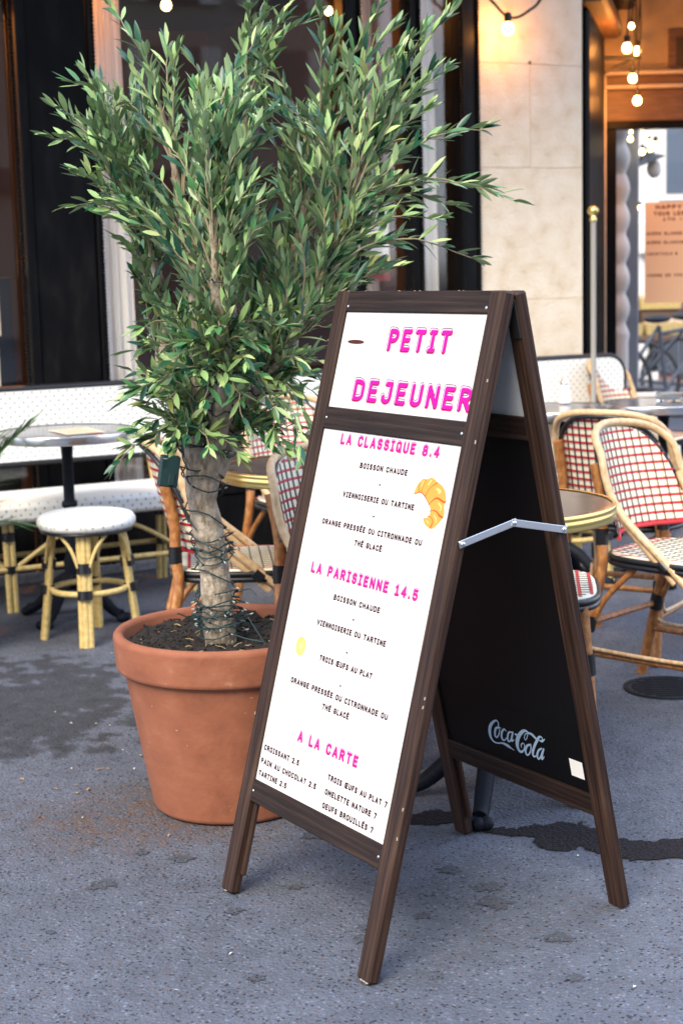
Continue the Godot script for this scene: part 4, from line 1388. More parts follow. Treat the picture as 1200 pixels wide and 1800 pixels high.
func street_beyond() -> void:
	var wh := plain(.72, .70, .66, .8)
	# carved white stone just behind the glass
	var col := thing("plaster_column", "white carved stone column behind the glass door", "column", at_z(1084, 640, -10.1) * Vector3(1, 0, 1))
	var prof := [Vector2(.07, 0), Vector2(.07, .8)]
	var y := .85
	while y < 2.3:
		prof.append(Vector2(.05 + .028 * abs(sin(y * 17.0)), y)); y += .02
	var b := MB.new()
	b.lathe(prof, 20)
	part(b, "shaft", wh, col)
	bar("capital", Vector3(.2, .12, .2), Vector3(0, 2.36, 0), wh, col, .02)
	var pl_ := thing("grey_post", "smooth grey metal post behind the glass door", "post", at_z(1109, 640, -10.6) * Vector3(1, 0, 1))
	bar("shaft", Vector3(.085, 2.9, .06), Vector3(0, 1.45, 0), plain(.16, .18, .22, .4), pl_, .01)
	bar("foot", Vector3(.11, .08, .09), Vector3(0, .04, 0), plain(.12, .13, .15, .5), pl_, .01)
	# lamp on a bracket
	var lp := thing("wall_lantern", "black hooded lantern with white globe behind the glass door", "lantern", at_z(1142, 285, -10.9))
	b = MB.new()
	b.lathe([Vector2(.105, 0), Vector2(.10, .012), Vector2(.05, .04), Vector2(.03, .10), Vector2(.0, .11)], 20)
	part(b, "hood", M.black_metal, lp, Transform3D(Basis(Vector3.BACK, .35), Vector3.ZERO))
	b = MB.new()
	b.ball(Vector3(.025, -.045, 0), Vector3(.05, .06, .05), 14, 10)
	part(b, "globe", wh, lp)
	rod("bracket", smooth_path([Vector3(-.02, .07, 0), Vector3(-.07, .02, 0), Vector3(-.11, -.04, 0), Vector3(-.125, -.16, 0)], 4), .014, M.black_metal, lp)
	# brick house across the side street
	var h := thing("brick_house", "red brick house with white window surrounds across side street", "house", Vector3(3.9, 0, -17.0))
	var brick := grained(noise_tex(0.03, [[0.0, .22, .085, .05], [1.0, .36, .16, .10]], 71), Vector3(2, 2, 2), .9)
	bar("wall", Vector3(6.0, 7.0, .3), Vector3(.3, 3.5, -.3), brick, h, .01)
	bar("pale_wall", Vector3(.75, 7.0, .34), Vector3(-.85, 3.5, -.26), wh, h, .01)
	bar("shop_sign", Vector3(2.6, .35, .12), Vector3(.6, 1.55, -.05), wh, h, .02)
	for q in [[-.25, 2.55], [.65, 2.55], [1.55, 2.55]]:
		var fr := bar("window", Vector3(.55, 1.25, .08), Vector3(q[0] + .05, q[1], -.12), wh, h, .01)
		bar("glass", Vector3(.42, 1.1, .02), Vector3(0, 0, .036), plain(.10, .13, .18, .1), fr, .0)
		bar("glazing_bar", Vector3(.03, 1.1, .02), Vector3(0, 0, .05), wh, fr, .004)
	bar("shop_window", Vector3(2.4, 1.25, .06), Vector3(.6, .75, -.12), plain(.06, .07, .09, .15), h, .01)
	# fruit stand
	var cols := [[plain(.65, .50, .03, .5), "yellow"], [plain(.62, .25, .03, .5), "orange"], [plain(.22, .36, .03, .5), "green"], [plain(.55, .40, .26, .6), "peach"]]
	var st := thing("fruit_stall", "wooden fruit stall table across the side street", "stall", Vector3(3.15, 0, -14.6))
	bar("table_top", Vector3(1.7, .05, .7), Vector3(0, .62, 0), M.brown_wood, st, .01)
	for sx in [-.8, .8]:
		for sz in [-.3, .3]:
			bar("leg", Vector3(.06, .6, .06), Vector3(sx, .3, sz), M.brown_wood, st, .005)
	var cm := MB.new()
	cm.box(Vector3(.36, .015, .30), Transform3D(Basis.IDENTITY, Vector3(0, .01, 0)), .002)
	for sz in [-.15, .15]: cm.box(Vector3(.36, .10, .012), Transform3D(Basis.IDENTITY, Vector3(0, .055, sz)), .002)
	for sx in [-.18, .18]: cm.box(Vector3(.012, .10, .30), Transform3D(Basis.IDENTITY, Vector3(sx, .055, 0)), .002)
	var cmesh := cm.mesh()
	for i in 8:
		var k: Array = cols[(i * 3) % 4]
		var at := st.position + Vector3(-.62 + (i % 4) * .41, .648 + (.22 if i > 3 else 0.0), -.14 if i > 3 else .17)
		var cr := thing("fruit_crate", "open crate of %s fruit on the stall across the street, %s row" % [k[1], "upper back" if i > 3 else "lower front"], "crate", at, 0.0, "fruit crates on the stall")
		show_mesh(cmesh, "crate", M.cane, cr)
		if i > 3: bar("riser", Vector3(.34, .20, .26), Vector3(0, -.105, 0), M.brown_wood, cr, .004)
		for j in 12:
			var f := MB.new()
			f.ball(Vector3.ZERO, Vector3.ONE * .042, 8, 6)
			part(f, "fruit", k[0], cr, Transform3D(Basis.IDENTITY, Vector3(-.125 + (j % 4) * .083, .095 + rng.randf() * .02, -.085 + (j / 4) * .083)))
	# parked bicycles
	var bi := bicycle()
	bi.position = Vector3(2.62, 0, -12.6)
	bi.rotation.y = .5
	dup(bi, "parked bicycle leaning toward the fruit stall, its front wheel turned out", Vector3(2.95, 0, -12.9), -.35)
	dup(bi, "parked bicycle standing square to the brick house, behind two others", Vector3(3.35, 0, -13.4), .15)
	var bg := thing("shopping_bag", "magenta bag standing on end of fruit stall", "bag", Vector3(3.12, .76, -14.15))
	b = MB.new()
	b.grid(24, 10, func(a: float, t: float) -> Vector3:
		var r := .13 * (1.0 - .35 * t * t)
		return Vector3(r * cos(a * TAU), t * .34, r * .6 * sin(a * TAU)))
	part(b, "sack", plain(.42, .02, .22, .6), bg)
	rod("handle", smooth_path([Vector3(-.07, .33, 0), Vector3(-.03, .43, 0), Vector3(.03, .43, 0), Vector3(.07, .33, 0)], 4), .008, plain(.42, .02, .22, .6), bg)
	bg.position = Vector3(3.16, .87, -14.3)
	bg.scale = Vector3.ONE * .6

func bicycle() -> Node3D:
	var o := thing("bicycle", "parked bicycle nearest the glass door, handlebar to the door", "bicycle", Vector3.ZERO, 0.0, "bicycles parked in the side street")
	var m := plain(.05, .06, .08, .35)
	for x in [-.52, .52]:
		var w := Node3D.new()
		w.name = "wheel"
		o.add_child(w, true)
		w.position = Vector3(x, .34, 0)
		var ring := []
		for i in 33:
			ring.append(Vector3(cos(TAU * i / 32.0), sin(TAU * i / 32.0), 0) * .32)
		rod("tyre", ring, .018, M.rubber, w, 6)
		for i in 12:
			rod("spoke", [Vector3.ZERO, Vector3(cos(TAU * i / 12.0), sin(TAU * i / 12.0), 0) * .31], .002, M.steel, w, 4)
	for q in [[-.52, .34, -.12, .80], [-.12, .80, -.05, .30], [-.52, .34, -.05, .30], [-.05, .30, .40, .78], [-.11, .74, .40, .80], [.52, .34, .38, .92]]:
		rod("frame_tube", [Vector3(q[0], q[1], 0), Vector3(q[2], q[3], 0)], .016, m, o, 8)
	rod("handlebar", smooth_path([Vector3(.28, 1.0, -.26), Vector3(.36, 1.0, -.2), Vector3(.40, .97, 0), Vector3(.36, 1.0, .2), Vector3(.28, 1.0, .26)], 4), .013, M.steel, o, 8)
	var b := MB.new()
	b.ball(Vector3(-.14, .86, 0), Vector3(.13, .035, .07), 12, 8)
	part(b, "saddle", M.rubber, o)
	return o

func awning() -> void:
	var o := thing("awning", "dark canvas awning over the terrace, above the cafe windows", "awning", -fn * FDIST, FY)
	var b := MB.new()
	b.grid(12, 8, func(a: float, t: float) -> Vector3:
		return Vector3(lerpf(-3.0, 4.75, a), 3.42 - .25 * t - .03 * sin(PI * t), .12 + 1.0 * t))
	part(b, "canvas", M.canvas, o)
	bar("front_bar", Vector3(7.75, .06, .05), Vector3(.875, 3.16, 1.13), M.black_metal, o, .01)
	for x in [-2.6, .9, 4.4]:
		rod("arm", [Vector3(x, 3.30, .1), Vector3(x + .25, 3.22, .6), Vector3(x, 3.16, 1.1)], .02, M.black_metal, o, 8)

# ------------------------------------------------------------------ bistro furniture
func round_rect(x0: float, x1: float, z0: float, z1: float, r: float, per := 6) -> PackedVector2Array:
	var out := PackedVector2Array()
	for q in [[x1 - r, z1 - r, 0], [x0 + r, z1 - r, 90], [x0 + r, z0 + r, 180], [x1 - r, z0 + r, 270]]:
		for k in per + 1:
			var a := deg_to_rad(q[2] + 90.0 * k / per)
			out.append(Vector2(q[0] + r * cos(a), q[1] + r * sin(a)))
	return out

func bind_cane(called: String, at: Vector3, dir: Vector3, r: float, l: float, parent: Node) -> void:
	var pts := []
	var rs := []
	var n := 7
	for i in n * 2 + 1:
		pts.append(at + dir.normalized() * l * (float(i) / (n * 2) - .5))
		rs.append(r + (.0014 if i % 2 else 0.0))
	rod(called, pts, rs, M.binding, parent, 10)

func make_chair() -> Node3D:
	var o := thing("bistro_chair", "", "chair", Vector3.ZERO, 0.0, "rattan bistro chairs on the terrace")
	# seat
	var outline := PackedVector2Array()
	for i in 40:
		var a := TAU * i / 40.0
		var c := cos(a)
		var s := sin(a)
		var p := Vector2(sign(c) * pow(abs(c), .55), sign(s) * pow(abs(s), .55))
		outline.append(Vector2(p.x * (.198 + .018 * p.y), p.y * .20))
	var b := MB.new()
	b.slab(outline, .435, .460, .008)
	var seat := part(b, "seat", M.cream, o)
	for lev in [.446, .430]:
		var ring := []
		for i in outline.size() + 1:
			var q := outline[i % outline.size()]
			ring.append(Vector3(q.x * 1.015, lev, q.y * 1.015))
		rod("seat_rim", ring, .009, M.binding, o, 8)
	var half := func(z: float) -> float:
		return (.198 + .018 * z / .2) * pow(max(0.0, 1.0 - pow(abs(z) / .2, 1.0 / .55 * 2.0 * .55 + 1.6)), .275)
	for i in range(-6, 7):
		var z := i * .0305
		var w: float = half.call(z) - .008
		var edge: bool = abs(i) > 4
		bar("cross_strand", Vector3(w * 2, .0010, .009 if edge else .0034), Vector3(0, .4603, z), M.red if edge else M.weave_black, seat, 0.0)
	for i in range(-6, 7):
		var x := i * .0305
		var zmax := .19 * pow(max(0.0, 1.0 - pow(abs(x) / .208, 3.4)), .30)
		if zmax > .02:
			bar("long_strand", Vector3(.0044, .0010, zmax * 2), Vector3(x, .4608, 0), M.red if abs(i) == 6 else M.weave_black, seat, 0.0)
	# back: a curved woven panel in a cane hoop
	var zb := func(x: float, y: float) -> float:
		return -.195 - (y - .51) * .26 + .085 * pow(x / .2, 2.0)
	var top := func(x: float) -> float:
		return .51 + .300 * pow(max(0.0, 1.0 - pow(abs(x) / .203, 3.2)), .42)
	b = MB.new()
	b.grid(22, 14, func(a: float, t: float) -> Vector3:
		var x := (a * 2.0 - 1.0) * .197
		var y := lerpf(.51, top.call(x), t)
		return Vector3(x, y, zb.call(x, y)))
	var panel := part(b, "back_panel", M.cream, o)
	var strip := func(called: String, pts: Array, w: Vector3, m: Material, lift: float) -> void:
		var s := MB.new()
		for sg in [1.0, -1.0]:
			var first := s.v.size()
			for p in pts:
				var nn: Vector3 = Vector3(-.85 * p.x / .2 * .4 * 2.0, .26, 1.0).normalized() * sg
				s.vert(p + nn * lift - w * .5, nn); s.vert(p + nn * lift + w * .5, nn)
			for k in pts.size() - 1:
				s.quad(first + k * 2, first + k * 2 + 1, first + k * 2 + 3, first + k * 2 + 2)
		part(s, called, m, panel)
	for j in 12:
		var y := .517 + j * .0252
		var xm := .197
		while xm > 0.0 and top.call(xm) < y + .004: xm -= .004
		if xm < .03: continue
		var pts := []
		for i in 17:
			var x := lerpf(-xm, xm, i / 16.0)
			pts.append(Vector3(x, y, zb.call(x, y)))
		strip.call("cross_strand", pts, Vector3(0, .0080, 0), M.red, .0012)
	for i in range(-7, 8):
		var x := i * .0268
		var pts := []
		for k in 11:
			var y := lerpf(.511, top.call(x) - .002, k / 10.0)
			pts.append(Vector3(x, y, zb.call(x, y)))
		strip.call("long_strand", pts, Vector3(.0056, 0, 0), M.weave_black, .0022)
	# hoop and its second cane
	var hoop := []
	for q in [[.205, .395, .115], [.204, .47, .03], [.206, .55, -.065], [.207, .62, -.125], [.205, .69, -.155], [.195, .75, -.175], [.165, .793, -.215], [.10, .816, -.25], [0.0, .823, -.278]]:
		hoop.append(Vector3(q[0], q[1], q[2]))
	for i in range(7, -1, -1):
		hoop.append(hoop[i] * Vector3(-1, 1, 1))
	rod("hoop", smooth_path(hoop, 4), .0118, M.rattan_pale, o, 10)
	var edge := []
	for i in 25:
		var x := -.199 + .398 * i / 24.0
		var y: float = top.call(x)
		edge.append(Vector3(x, y, zb.call(x, y) - .008))
	rod("edge_piping", edge, .0075, M.binding, panel, 8)
	rod("lower_piping", [Vector3(-.197, .51, zb.call(-.197, .51)), Vector3(-.1, .51, zb.call(.1, .51)), Vector3(0, .51, zb.call(0.0, .51)), Vector3(.1, .51, zb.call(.1, .51)), Vector3(.197, .51, zb.call(.197, .51))], .006, M.red, panel, 8)
	for s in [-1.0, 1.0]:
		rod("side_cane", smooth_path([Vector3(s * .196, .395, .075), Vector3(s * .196, .47, -.005), Vector3(s * .197, .56, -.095), Vector3(s * .196, .66, -.155)], 4), .0105, M.rattan_pale, o, 9)
		rod("rear_leg", smooth_path([Vector3(s * .20, .0, -.285), Vector3(s * .192, .2, -.235), Vector3(s * .18, .40, -.185), Vector3(s * .168, .50, -.19), Vector3(s * .165, .60, -.19), Vector3(s * .17, .72, -.215)], 5), .0165, M.rattan, o, 10)
		rod("front_leg", [Vector3(s * .195, 0, .185), Vector3(s * .19, .2, .175), Vector3(s * .178, .435, .158)], [.0175, .0165, .016], M.rattan, o, 10)
		rod("brace", smooth_path([Vector3(s * .19, .17, .172), Vector3(s * .182, .30, .145), Vector3(s * .168, .425, .075)], 4), .0085, M.rattan_pale, o, 8)
		rod("brace", smooth_path([Vector3(s * .19, .21, -.228), Vector3(s * .182, .32, -.17), Vector3(s * .17, .425, -.07)], 4), .0095, M.rattan, o, 8)
		rod("side_stretcher", [Vector3(s * .192, .155, .177), Vector3(s * .195, .155, -.245)], .0105, M.rattan, o, 8)
		rod("side_bow", smooth_path([Vector3(s * .208, .235, .172), Vector3(s * .206, .18, .15), Vector3(s * .206, .170, .08), Vector3(s * .206, .170, -.14), Vector3(s * .207, .18, -.23), Vector3(s * .207, .24, -.24)], 4), .0065, M.rattan_pale, o, 8)
		bind_cane("binding", Vector3(s * .188, .285, .170), Vector3(0, 1, -.05), .0205, .055, o)
		bind_cane("binding", Vector3(s * .188, .245, -.222), Vector3(0, 1, .25), .021, .05, o)
		bind_cane("binding", Vector3(s * .168, .505, -.19), Vector3(0, 1, 0), .0185, .05, o)
		bind_cane("binding", Vector3(s * .203, .442, .045), Vector3(0, .6, -.7), .018, .03, o)
	rod("front_stretcher", [Vector3(-.19, .20, .176), Vector3(.19, .20, .176)], .010, M.rattan, o, 8)
	rod("rear_stretcher", [Vector3(-.19, .24, -.228), Vector3(.19, .24, -.228)], .010, M.rattan, o, 8)
	return o

func make_stool() -> Node3D:
	var o := thing("woven_stool", "round white woven stool with bundled cane legs before marble table", "stool", Vector3.ZERO, 0.0, "white woven stools")
	var b := MB.new()
	b.lathe([Vector2(0, .405), Vector2(.150, .405), Vector2(.168, .410), Vector2(.177, .424), Vector2(.176, .442), Vector2(.166, .455), Vector2(.140, .462), Vector2(.07, .466), Vector2(0, .467)], 48)
	part(b, "seat", M.dots, o)
	var ring := []
	for i in 41:
		ring.append(Vector3(cos(TAU * i / 40.0) * .160, .402, sin(TAU * i / 40.0) * .160))
	rod("seat_piping", ring, .006, M.binding, o, 8)
	ring = []
	for i in 41:
		ring.append(Vector3(cos(TAU * i / 40.0) * .134, .185, sin(TAU * i / 40.0) * .134))
	rod("ring_stretcher", ring, .011, M.cane, o, 9)
	for k in 4:
		var a := TAU * k / 4.0 + .5
		var out := Vector3(cos(a), 0, sin(a))
		var side := Vector3(-sin(a), 0, cos(a))
		for j in [-1.0, 0.0, 1.0]:
			var sh: Vector3 = side * j * .0155 - out * (.006 * abs(j))
			rod("leg_cane", [out * .175 + sh, out * .150 + Vector3(0, .2, 0) + sh, out * .128 + Vector3(0, .405, 0) + sh], .0115, M.cane, o, 9)
		for j in [-1.0, 1.0]:
			rod("brace", smooth_path([out * .150 + side * j * .02 + Vector3(0, .285, 0), out * .138 + side * j * .045 + Vector3(0, .35, 0), out * .12 + side * j * .085 + Vector3(0, .402, 0)], 4), .0065, M.cane, o, 8)
		bind_cane("binding", out * .141 + Vector3(0, .280, 0), Vector3(0, 1, 0) - out * .12, .0255, .036, o)
		bind_cane("binding", out * .152 + Vector3(0, .186, 0), Vector3(0, 1, 0) - out * .12, .0265, .032, o)
	return o

func make_table(label: String, group: String, brassy: bool, at: Vector3, r: float, h: float, turn := 0.0) -> Node3D:
	var o := thing("cafe_table", label, "table", Vector3(at.x, 0, at.z), turn, group)
	var b := MB.new()
	b.lathe([Vector2(r - .006, h - .002), Vector2(r - .03, h), Vector2(0, h)], 56)
	part(b, "top", M.table_brown if brassy else M.marble, o)
	b = MB.new()
	if brassy:
		b.lathe([Vector2(r - .05, h - .036), Vector2(r - .004, h - .036), Vector2(r, h - .032), Vector2(r - .003, h - .026), Vector2(r, h - .022), Vector2(r + .001, h - .014), Vector2(r - .003, h - .011), Vector2(r, h - .007), Vector2(r, h), Vector2(r - .004, h + .003), Vector2(r - .010, h + .001)], 64)
	else:
		b.lathe([Vector2(r - .05, h - .032), Vector2(r - .003, h - .032), Vector2(r, h - .029), Vector2(r, h - .001), Vector2(r - .003, h + .0025), Vector2(r - .011, h + .001)], 64)
	part(b, "rim_band", M.brass if brassy else M.chrome, o)
	b = MB.new()
	b.lathe([Vector2(.16, h - .034), Vector2(.06, h - .05), Vector2(.024, h - .06), Vector2(.021, h - .10), Vector2(.021, .46), Vector2(.030, .452), Vector2(.030, .436), Vector2(.021, .43), Vector2(.022, .26), Vector2(.034, .22), Vector2(.030, .15), Vector2(.040, .12), Vector2(.0, .11)], 20)
	part(b, "pedestal", M.iron, o)
	for k in 4:
		var a := TAU * k / 4.0 + .6
		var out := Vector3(cos(a), 0, sin(a))
		var f := MB.new()
		var ps := []
		for q in [[.02, .16], [.07, .135], [.12, .085], [.17, .040], [.205, .026]]:
			ps.append(out * q[0] + Vector3(0, q[1], 0))
		f.tube(smooth_path(ps, 3), [.026, .026, .025, .024, .023, .022, .022, .022, .021, .020, .020, .020, .021], 8)
		var side := Vector3(-sin(a), 0, cos(a))
		for j in [-1.0, 0.0, 1.0]:       # the toes of a paw
			f.ball(out * (.222 - .008 * abs(j)) + side * j * .017 + Vector3(0, .017, 0), Vector3(.019, .017, .019), 10, 7)
		part(f, "paw_foot", M.iron, o)
	return o

func make_bench(label: String, s0: float, s1: float) -> void:
	var o := thing("woven_bench", label, "bench", -fn * FDIST, FY, "white woven benches along the front")
	var b := MB.new()
	b.slab(round_rect(s0, s1, .17, .615, .07), .355, .432, .022, 4)
	part(b, "seat", M.dots, o)
	# back: outline of s and height, turned upright
	b = MB.new()
	b.slab(round_rect(s0, s1, -.842, -.535, .10), .10, .128, .012, 3)
	part(b, "backrest", M.dots, o, Transform3D(Basis(Vector3.RIGHT, PI / 2), Vector3.ZERO))
	var ring := []
	var rr := round_rect(s0, s1, .535, .842, .10)
	for i in rr.size() + 1:
		ring.append(Vector3(rr[i % rr.size()].x, rr[i % rr.size()].y, .112))
	rod("back_piping", ring, .017, M.piping, o, 10)
	var x := s0 + .12
	while x < s1:
		for z in [.24, .55]:
			for j in [-1.0, 1.0]:
				rod("leg_cane", [Vector3(x + j * .012, 0, z + (.02 if z > .4 else -.02)), Vector3(x + j * .012, .36, z)], .0125, M.cane, o, 8)
			bind_cane("binding", Vector3(x, .30, z + .002), Vector3.UP, .026, .035, o)
			bind_cane("binding", Vector3(x, .17, z + .004), Vector3.UP, .026, .03, o)
		rod("cross_bar", [Vector3(x, .17, .22), Vector3(x, .17, .57)], .011, M.cane, o, 8)
		rod("back_post", [Vector3(x, .36, .19), Vector3(x, .60, .095)], .013, M.cane, o, 8)
		x += (s1 - s0 - .24) / 2.0 - .001
	rod("long_bar", [Vector3(s0 + .1, .17, .565), Vector3(s1 - .1, .17, .565)], .011, M.cane, o, 8)
	rod("long_bar", [Vector3(s0 + .1, .165, .215), Vector3(s1 - .1, .165, .215)], .011, M.cane, o, 8)
	x = s0 + .12
	for k in 2:
		var step := (s1 - s0 - .24) / 2.0
		rod("diagonal", smooth_path([Vector3(x + .03, .18, .56), Vector3(x + step * .28, .29, .56), Vector3(x + step * .5, .345, .555)], 4), .009, M.cane, o, 8)
		rod("diagonal", smooth_path([Vector3(x + step - .03, .18, .56), Vector3(x + step * .72, .29, .56), Vector3(x + step * .5, .345, .555)], 4), .009, M.cane, o, 8)
		x += step

func furniture() -> void:
	make_bench("white dotted woven bench under the window beside black pilaster", .75, 2.50)
	make_bench("white dotted woven bench against the stone pier", 3.02, 4.92)
	var t1 := make_table("marble table with chrome edge and a paper menu on it", "pedestal tables", false, Vector3(-1.035, 0, -6.03), .27, .725, .2)
	make_table("marble table with chrome edge and a sugar pourer on it", "pedestal tables", false, at_y(988, 717, .73), .255, .73, .1)
	make_table("marble table with chrome edge and a glass ashtray on it", "pedestal tables", false, at_y(1165, 707, .735), .25, .735, .5)
	make_table("brown table with ribbed brass edge behind the menu board", "pedestal tables", true, at_y(860, 885, .74), .30, .74, .35)
	make_table("brown table with ribbed brass edge behind the olive trunk", "pedestal tables", true, at_y(566, 816, .74), .30, .74, .9)
	var st := make_stool()
	st.position = Vector3(-.92, 0, -5.69)
	st.rotation.y = .55
	dup(st, "round white woven stool with cane legs before bench at stone pier", at_y(1000, 826, .46) * Vector3(1, 0, 1), .2)
	var ch := make_chair()
	ch.position = Vector3(1.02, 0, -4.64)
	ch.rotation.y = .82
	ch.set_meta("label", "sunlit rattan chair in red and cream weave beside the manhole cover")
	dup(ch, "rattan chair showing its dark back, tucked toward the table with a sugar pourer", Vector3(.985, 0, -5.40), PI - .55)
	dup(ch, "rattan chair mostly hidden by the menu board, only its seat corner showing", Vector3(.475, 0, -4.20), 1.45)
	dup(ch, "rattan chair seen edge on beside the bench end at the stone pier", at_y(1105, 800, .40) * Vector3(1, 0, 1) + Vector3(.13, 0, -.3), 1.0)
	dup(ch, "rattan chair between olive tree and menu board, back half covered by the board", Vector3(.085, 0, -4.17), .80)
	dup(ch, "rattan chair right behind the olive trunk, seen from its side", Vector3(-.305, 0, -4.70), 1.66)
	dup(ch, "rattan chair behind the brass edged table near olive tree", Vector3(-.10, 0, -5.95), .55)

# ------------------------------------------------------------------ bulbs, pole, table ware
func make_bulb(label: String, at: Vector3, size := 1.0, power := 0.0) -> Node3D:
	var o := thing("light_bulb", label, "light bulb", at, 0.0, "warm festoon bulbs")
	var b := MB.new()
	b.lathe([Vector2(0, -.052), Vector2(.014, -.049), Vector2(.024, -.040), Vector2(.0285, -.026), Vector2(.026, -.010), Vector2(.018, .004), Vector2(.014, .012)], 18)
	part(b, "bulb_glass", M.bulb, o, Transform3D(Basis.from_scale(Vector3.ONE * size), Vector3.ZERO))
	b = MB.new()
	b.lathe([Vector2(.016, .004), Vector2(.018, .010), Vector2(.018, .044), Vector2(.012, .052), Vector2(.0, .053)], 14)
	part(b, "socket", M.rubber, o, Transform3D(Basis.from_scale(Vector3.ONE * size), Vector3.ZERO))
	if power > 0.0:
		var l := OmniLight3D.new()
		l.name = "lamp_light"
		o.add_child(l)
		l.position = Vector3(0, -.024 * size, 0)
		l.light_color = Color(1.0, 0.62, 0.26)
		l.light_energy = power
		l.light_size = 0.028
		l.omni_range = 6.0
		l.omni_attenuation = 2.0
		l.shadow_enabled = true
	return o

func hanging_bulbs() -> void:
	# festoon over the pier: the bulb hangs 0.14 m in front of the stone
	var wall := func(x: float, y: float, dist: float) -> Vector3:
		var d := ray(x, y)
		return EYE + d * ((-fn * dist - EYE).dot(fn) / d.dot(fn))
	var p1: Vector3 = wall.call(892, 42, FDIST - .17)
	make_bulb("glowing bulb on black cable in front of the stone pier", p1, 1.0, .035)
	var cab := []
	for q in [[800, -60], [862, 0], [880, 20], [892, 30], [910, 30], [930, 18], [950, -2], [1000, -90]]:
		cab.append(wall.call(q[0], q[1], FDIST - .17))
	tag(rod("light_cable", smooth_path(cab, 5), .007, M.rubber, self, 7), "black festoon cable sagging across the top of the stone pier", "cable")
	for q in [[1055, 2, -8.5, 1.3, .35, "glowing bulb hanging alone under the fluted side wall's cornice"], [1109, 42, -9.3, .9, 0, "small glowing bulb at the top of the entrance cluster"], [1101, 78, -8.8, 1.45, .35, "large glowing bulb paired with another in the middle of the entrance cluster"], [1118, 84, -9.1, 1.25, 0, "smaller glowing bulb beside the large one in the entrance cluster"], [1111, 132, -8.9, 1.3, .35, "second lowest glowing bulb of entrance cluster, before the pale moulding"], [1119, 171, -9.05, 1.35, .3, "lowest glowing bulb of entrance cluster, before the brown transom panel"]]:
		var bo := make_bulb(q[5], at_z(q[0], q[1], q[2]), q[3] * .62, q[4] * .2)
		var up_: float = 3.0 - bo.position.y
		rod("flex", [Vector3(0, .052 * q[3] * .62, 0), Vector3(.02, up_ * .5, 0), Vector3(0, up_, 0)], .005, M.rubber, bo, 6)
	var br := thing("iron_bracket", "small black iron bracket on side wall of recessed entrance", "bracket", at_z(1062, 122, -9.2))
	rod("arm", [Vector3(0, .06, 0), Vector3(.20, .055, .02)], .012, M.black_metal, br)
	rod("stay_bar", [Vector3(0, -.02, 0), Vector3(.15, .05, .015)], .008, M.black_metal, br)
	for q in [[1107, 228, -10.3, .7], [1133, 232, -10.3, .9], [1139, 247, -10.5, .9], [1151, 251, -10.3, 1.1], [1142, 259, -10.7, .8], [1128, 263, -10.3, .9], [1107, 241, -10.4, .8], [1124, 362, -10.4, .7]]:
		make_bulb("small glowing bulb seen through the glass door", at_z(q[0], q[1], q[2]), q[3] * .7, 0.0)
	# lamps in the room; the last is added unseen to brighten the end window
	for q in [[795, 82, .5, 1.0, .008, "glowing bulb inside narrow window beside the stone pier"], [292, 2, .9, 1.1, .10, "glowing bulb inside wide window above the white curtain"], [577, 14, 1.2, .9, .10, "glowing bulb inside wide window near its black mullion"], [30, -90, .4, 1.2, 1.2, "added bulb out of view above the easel board, lighting the end window"]]:
		make_bulb(q[5], wall.call(q[0], q[1], FDIST + q[2]), q[3] * .8, q[4])

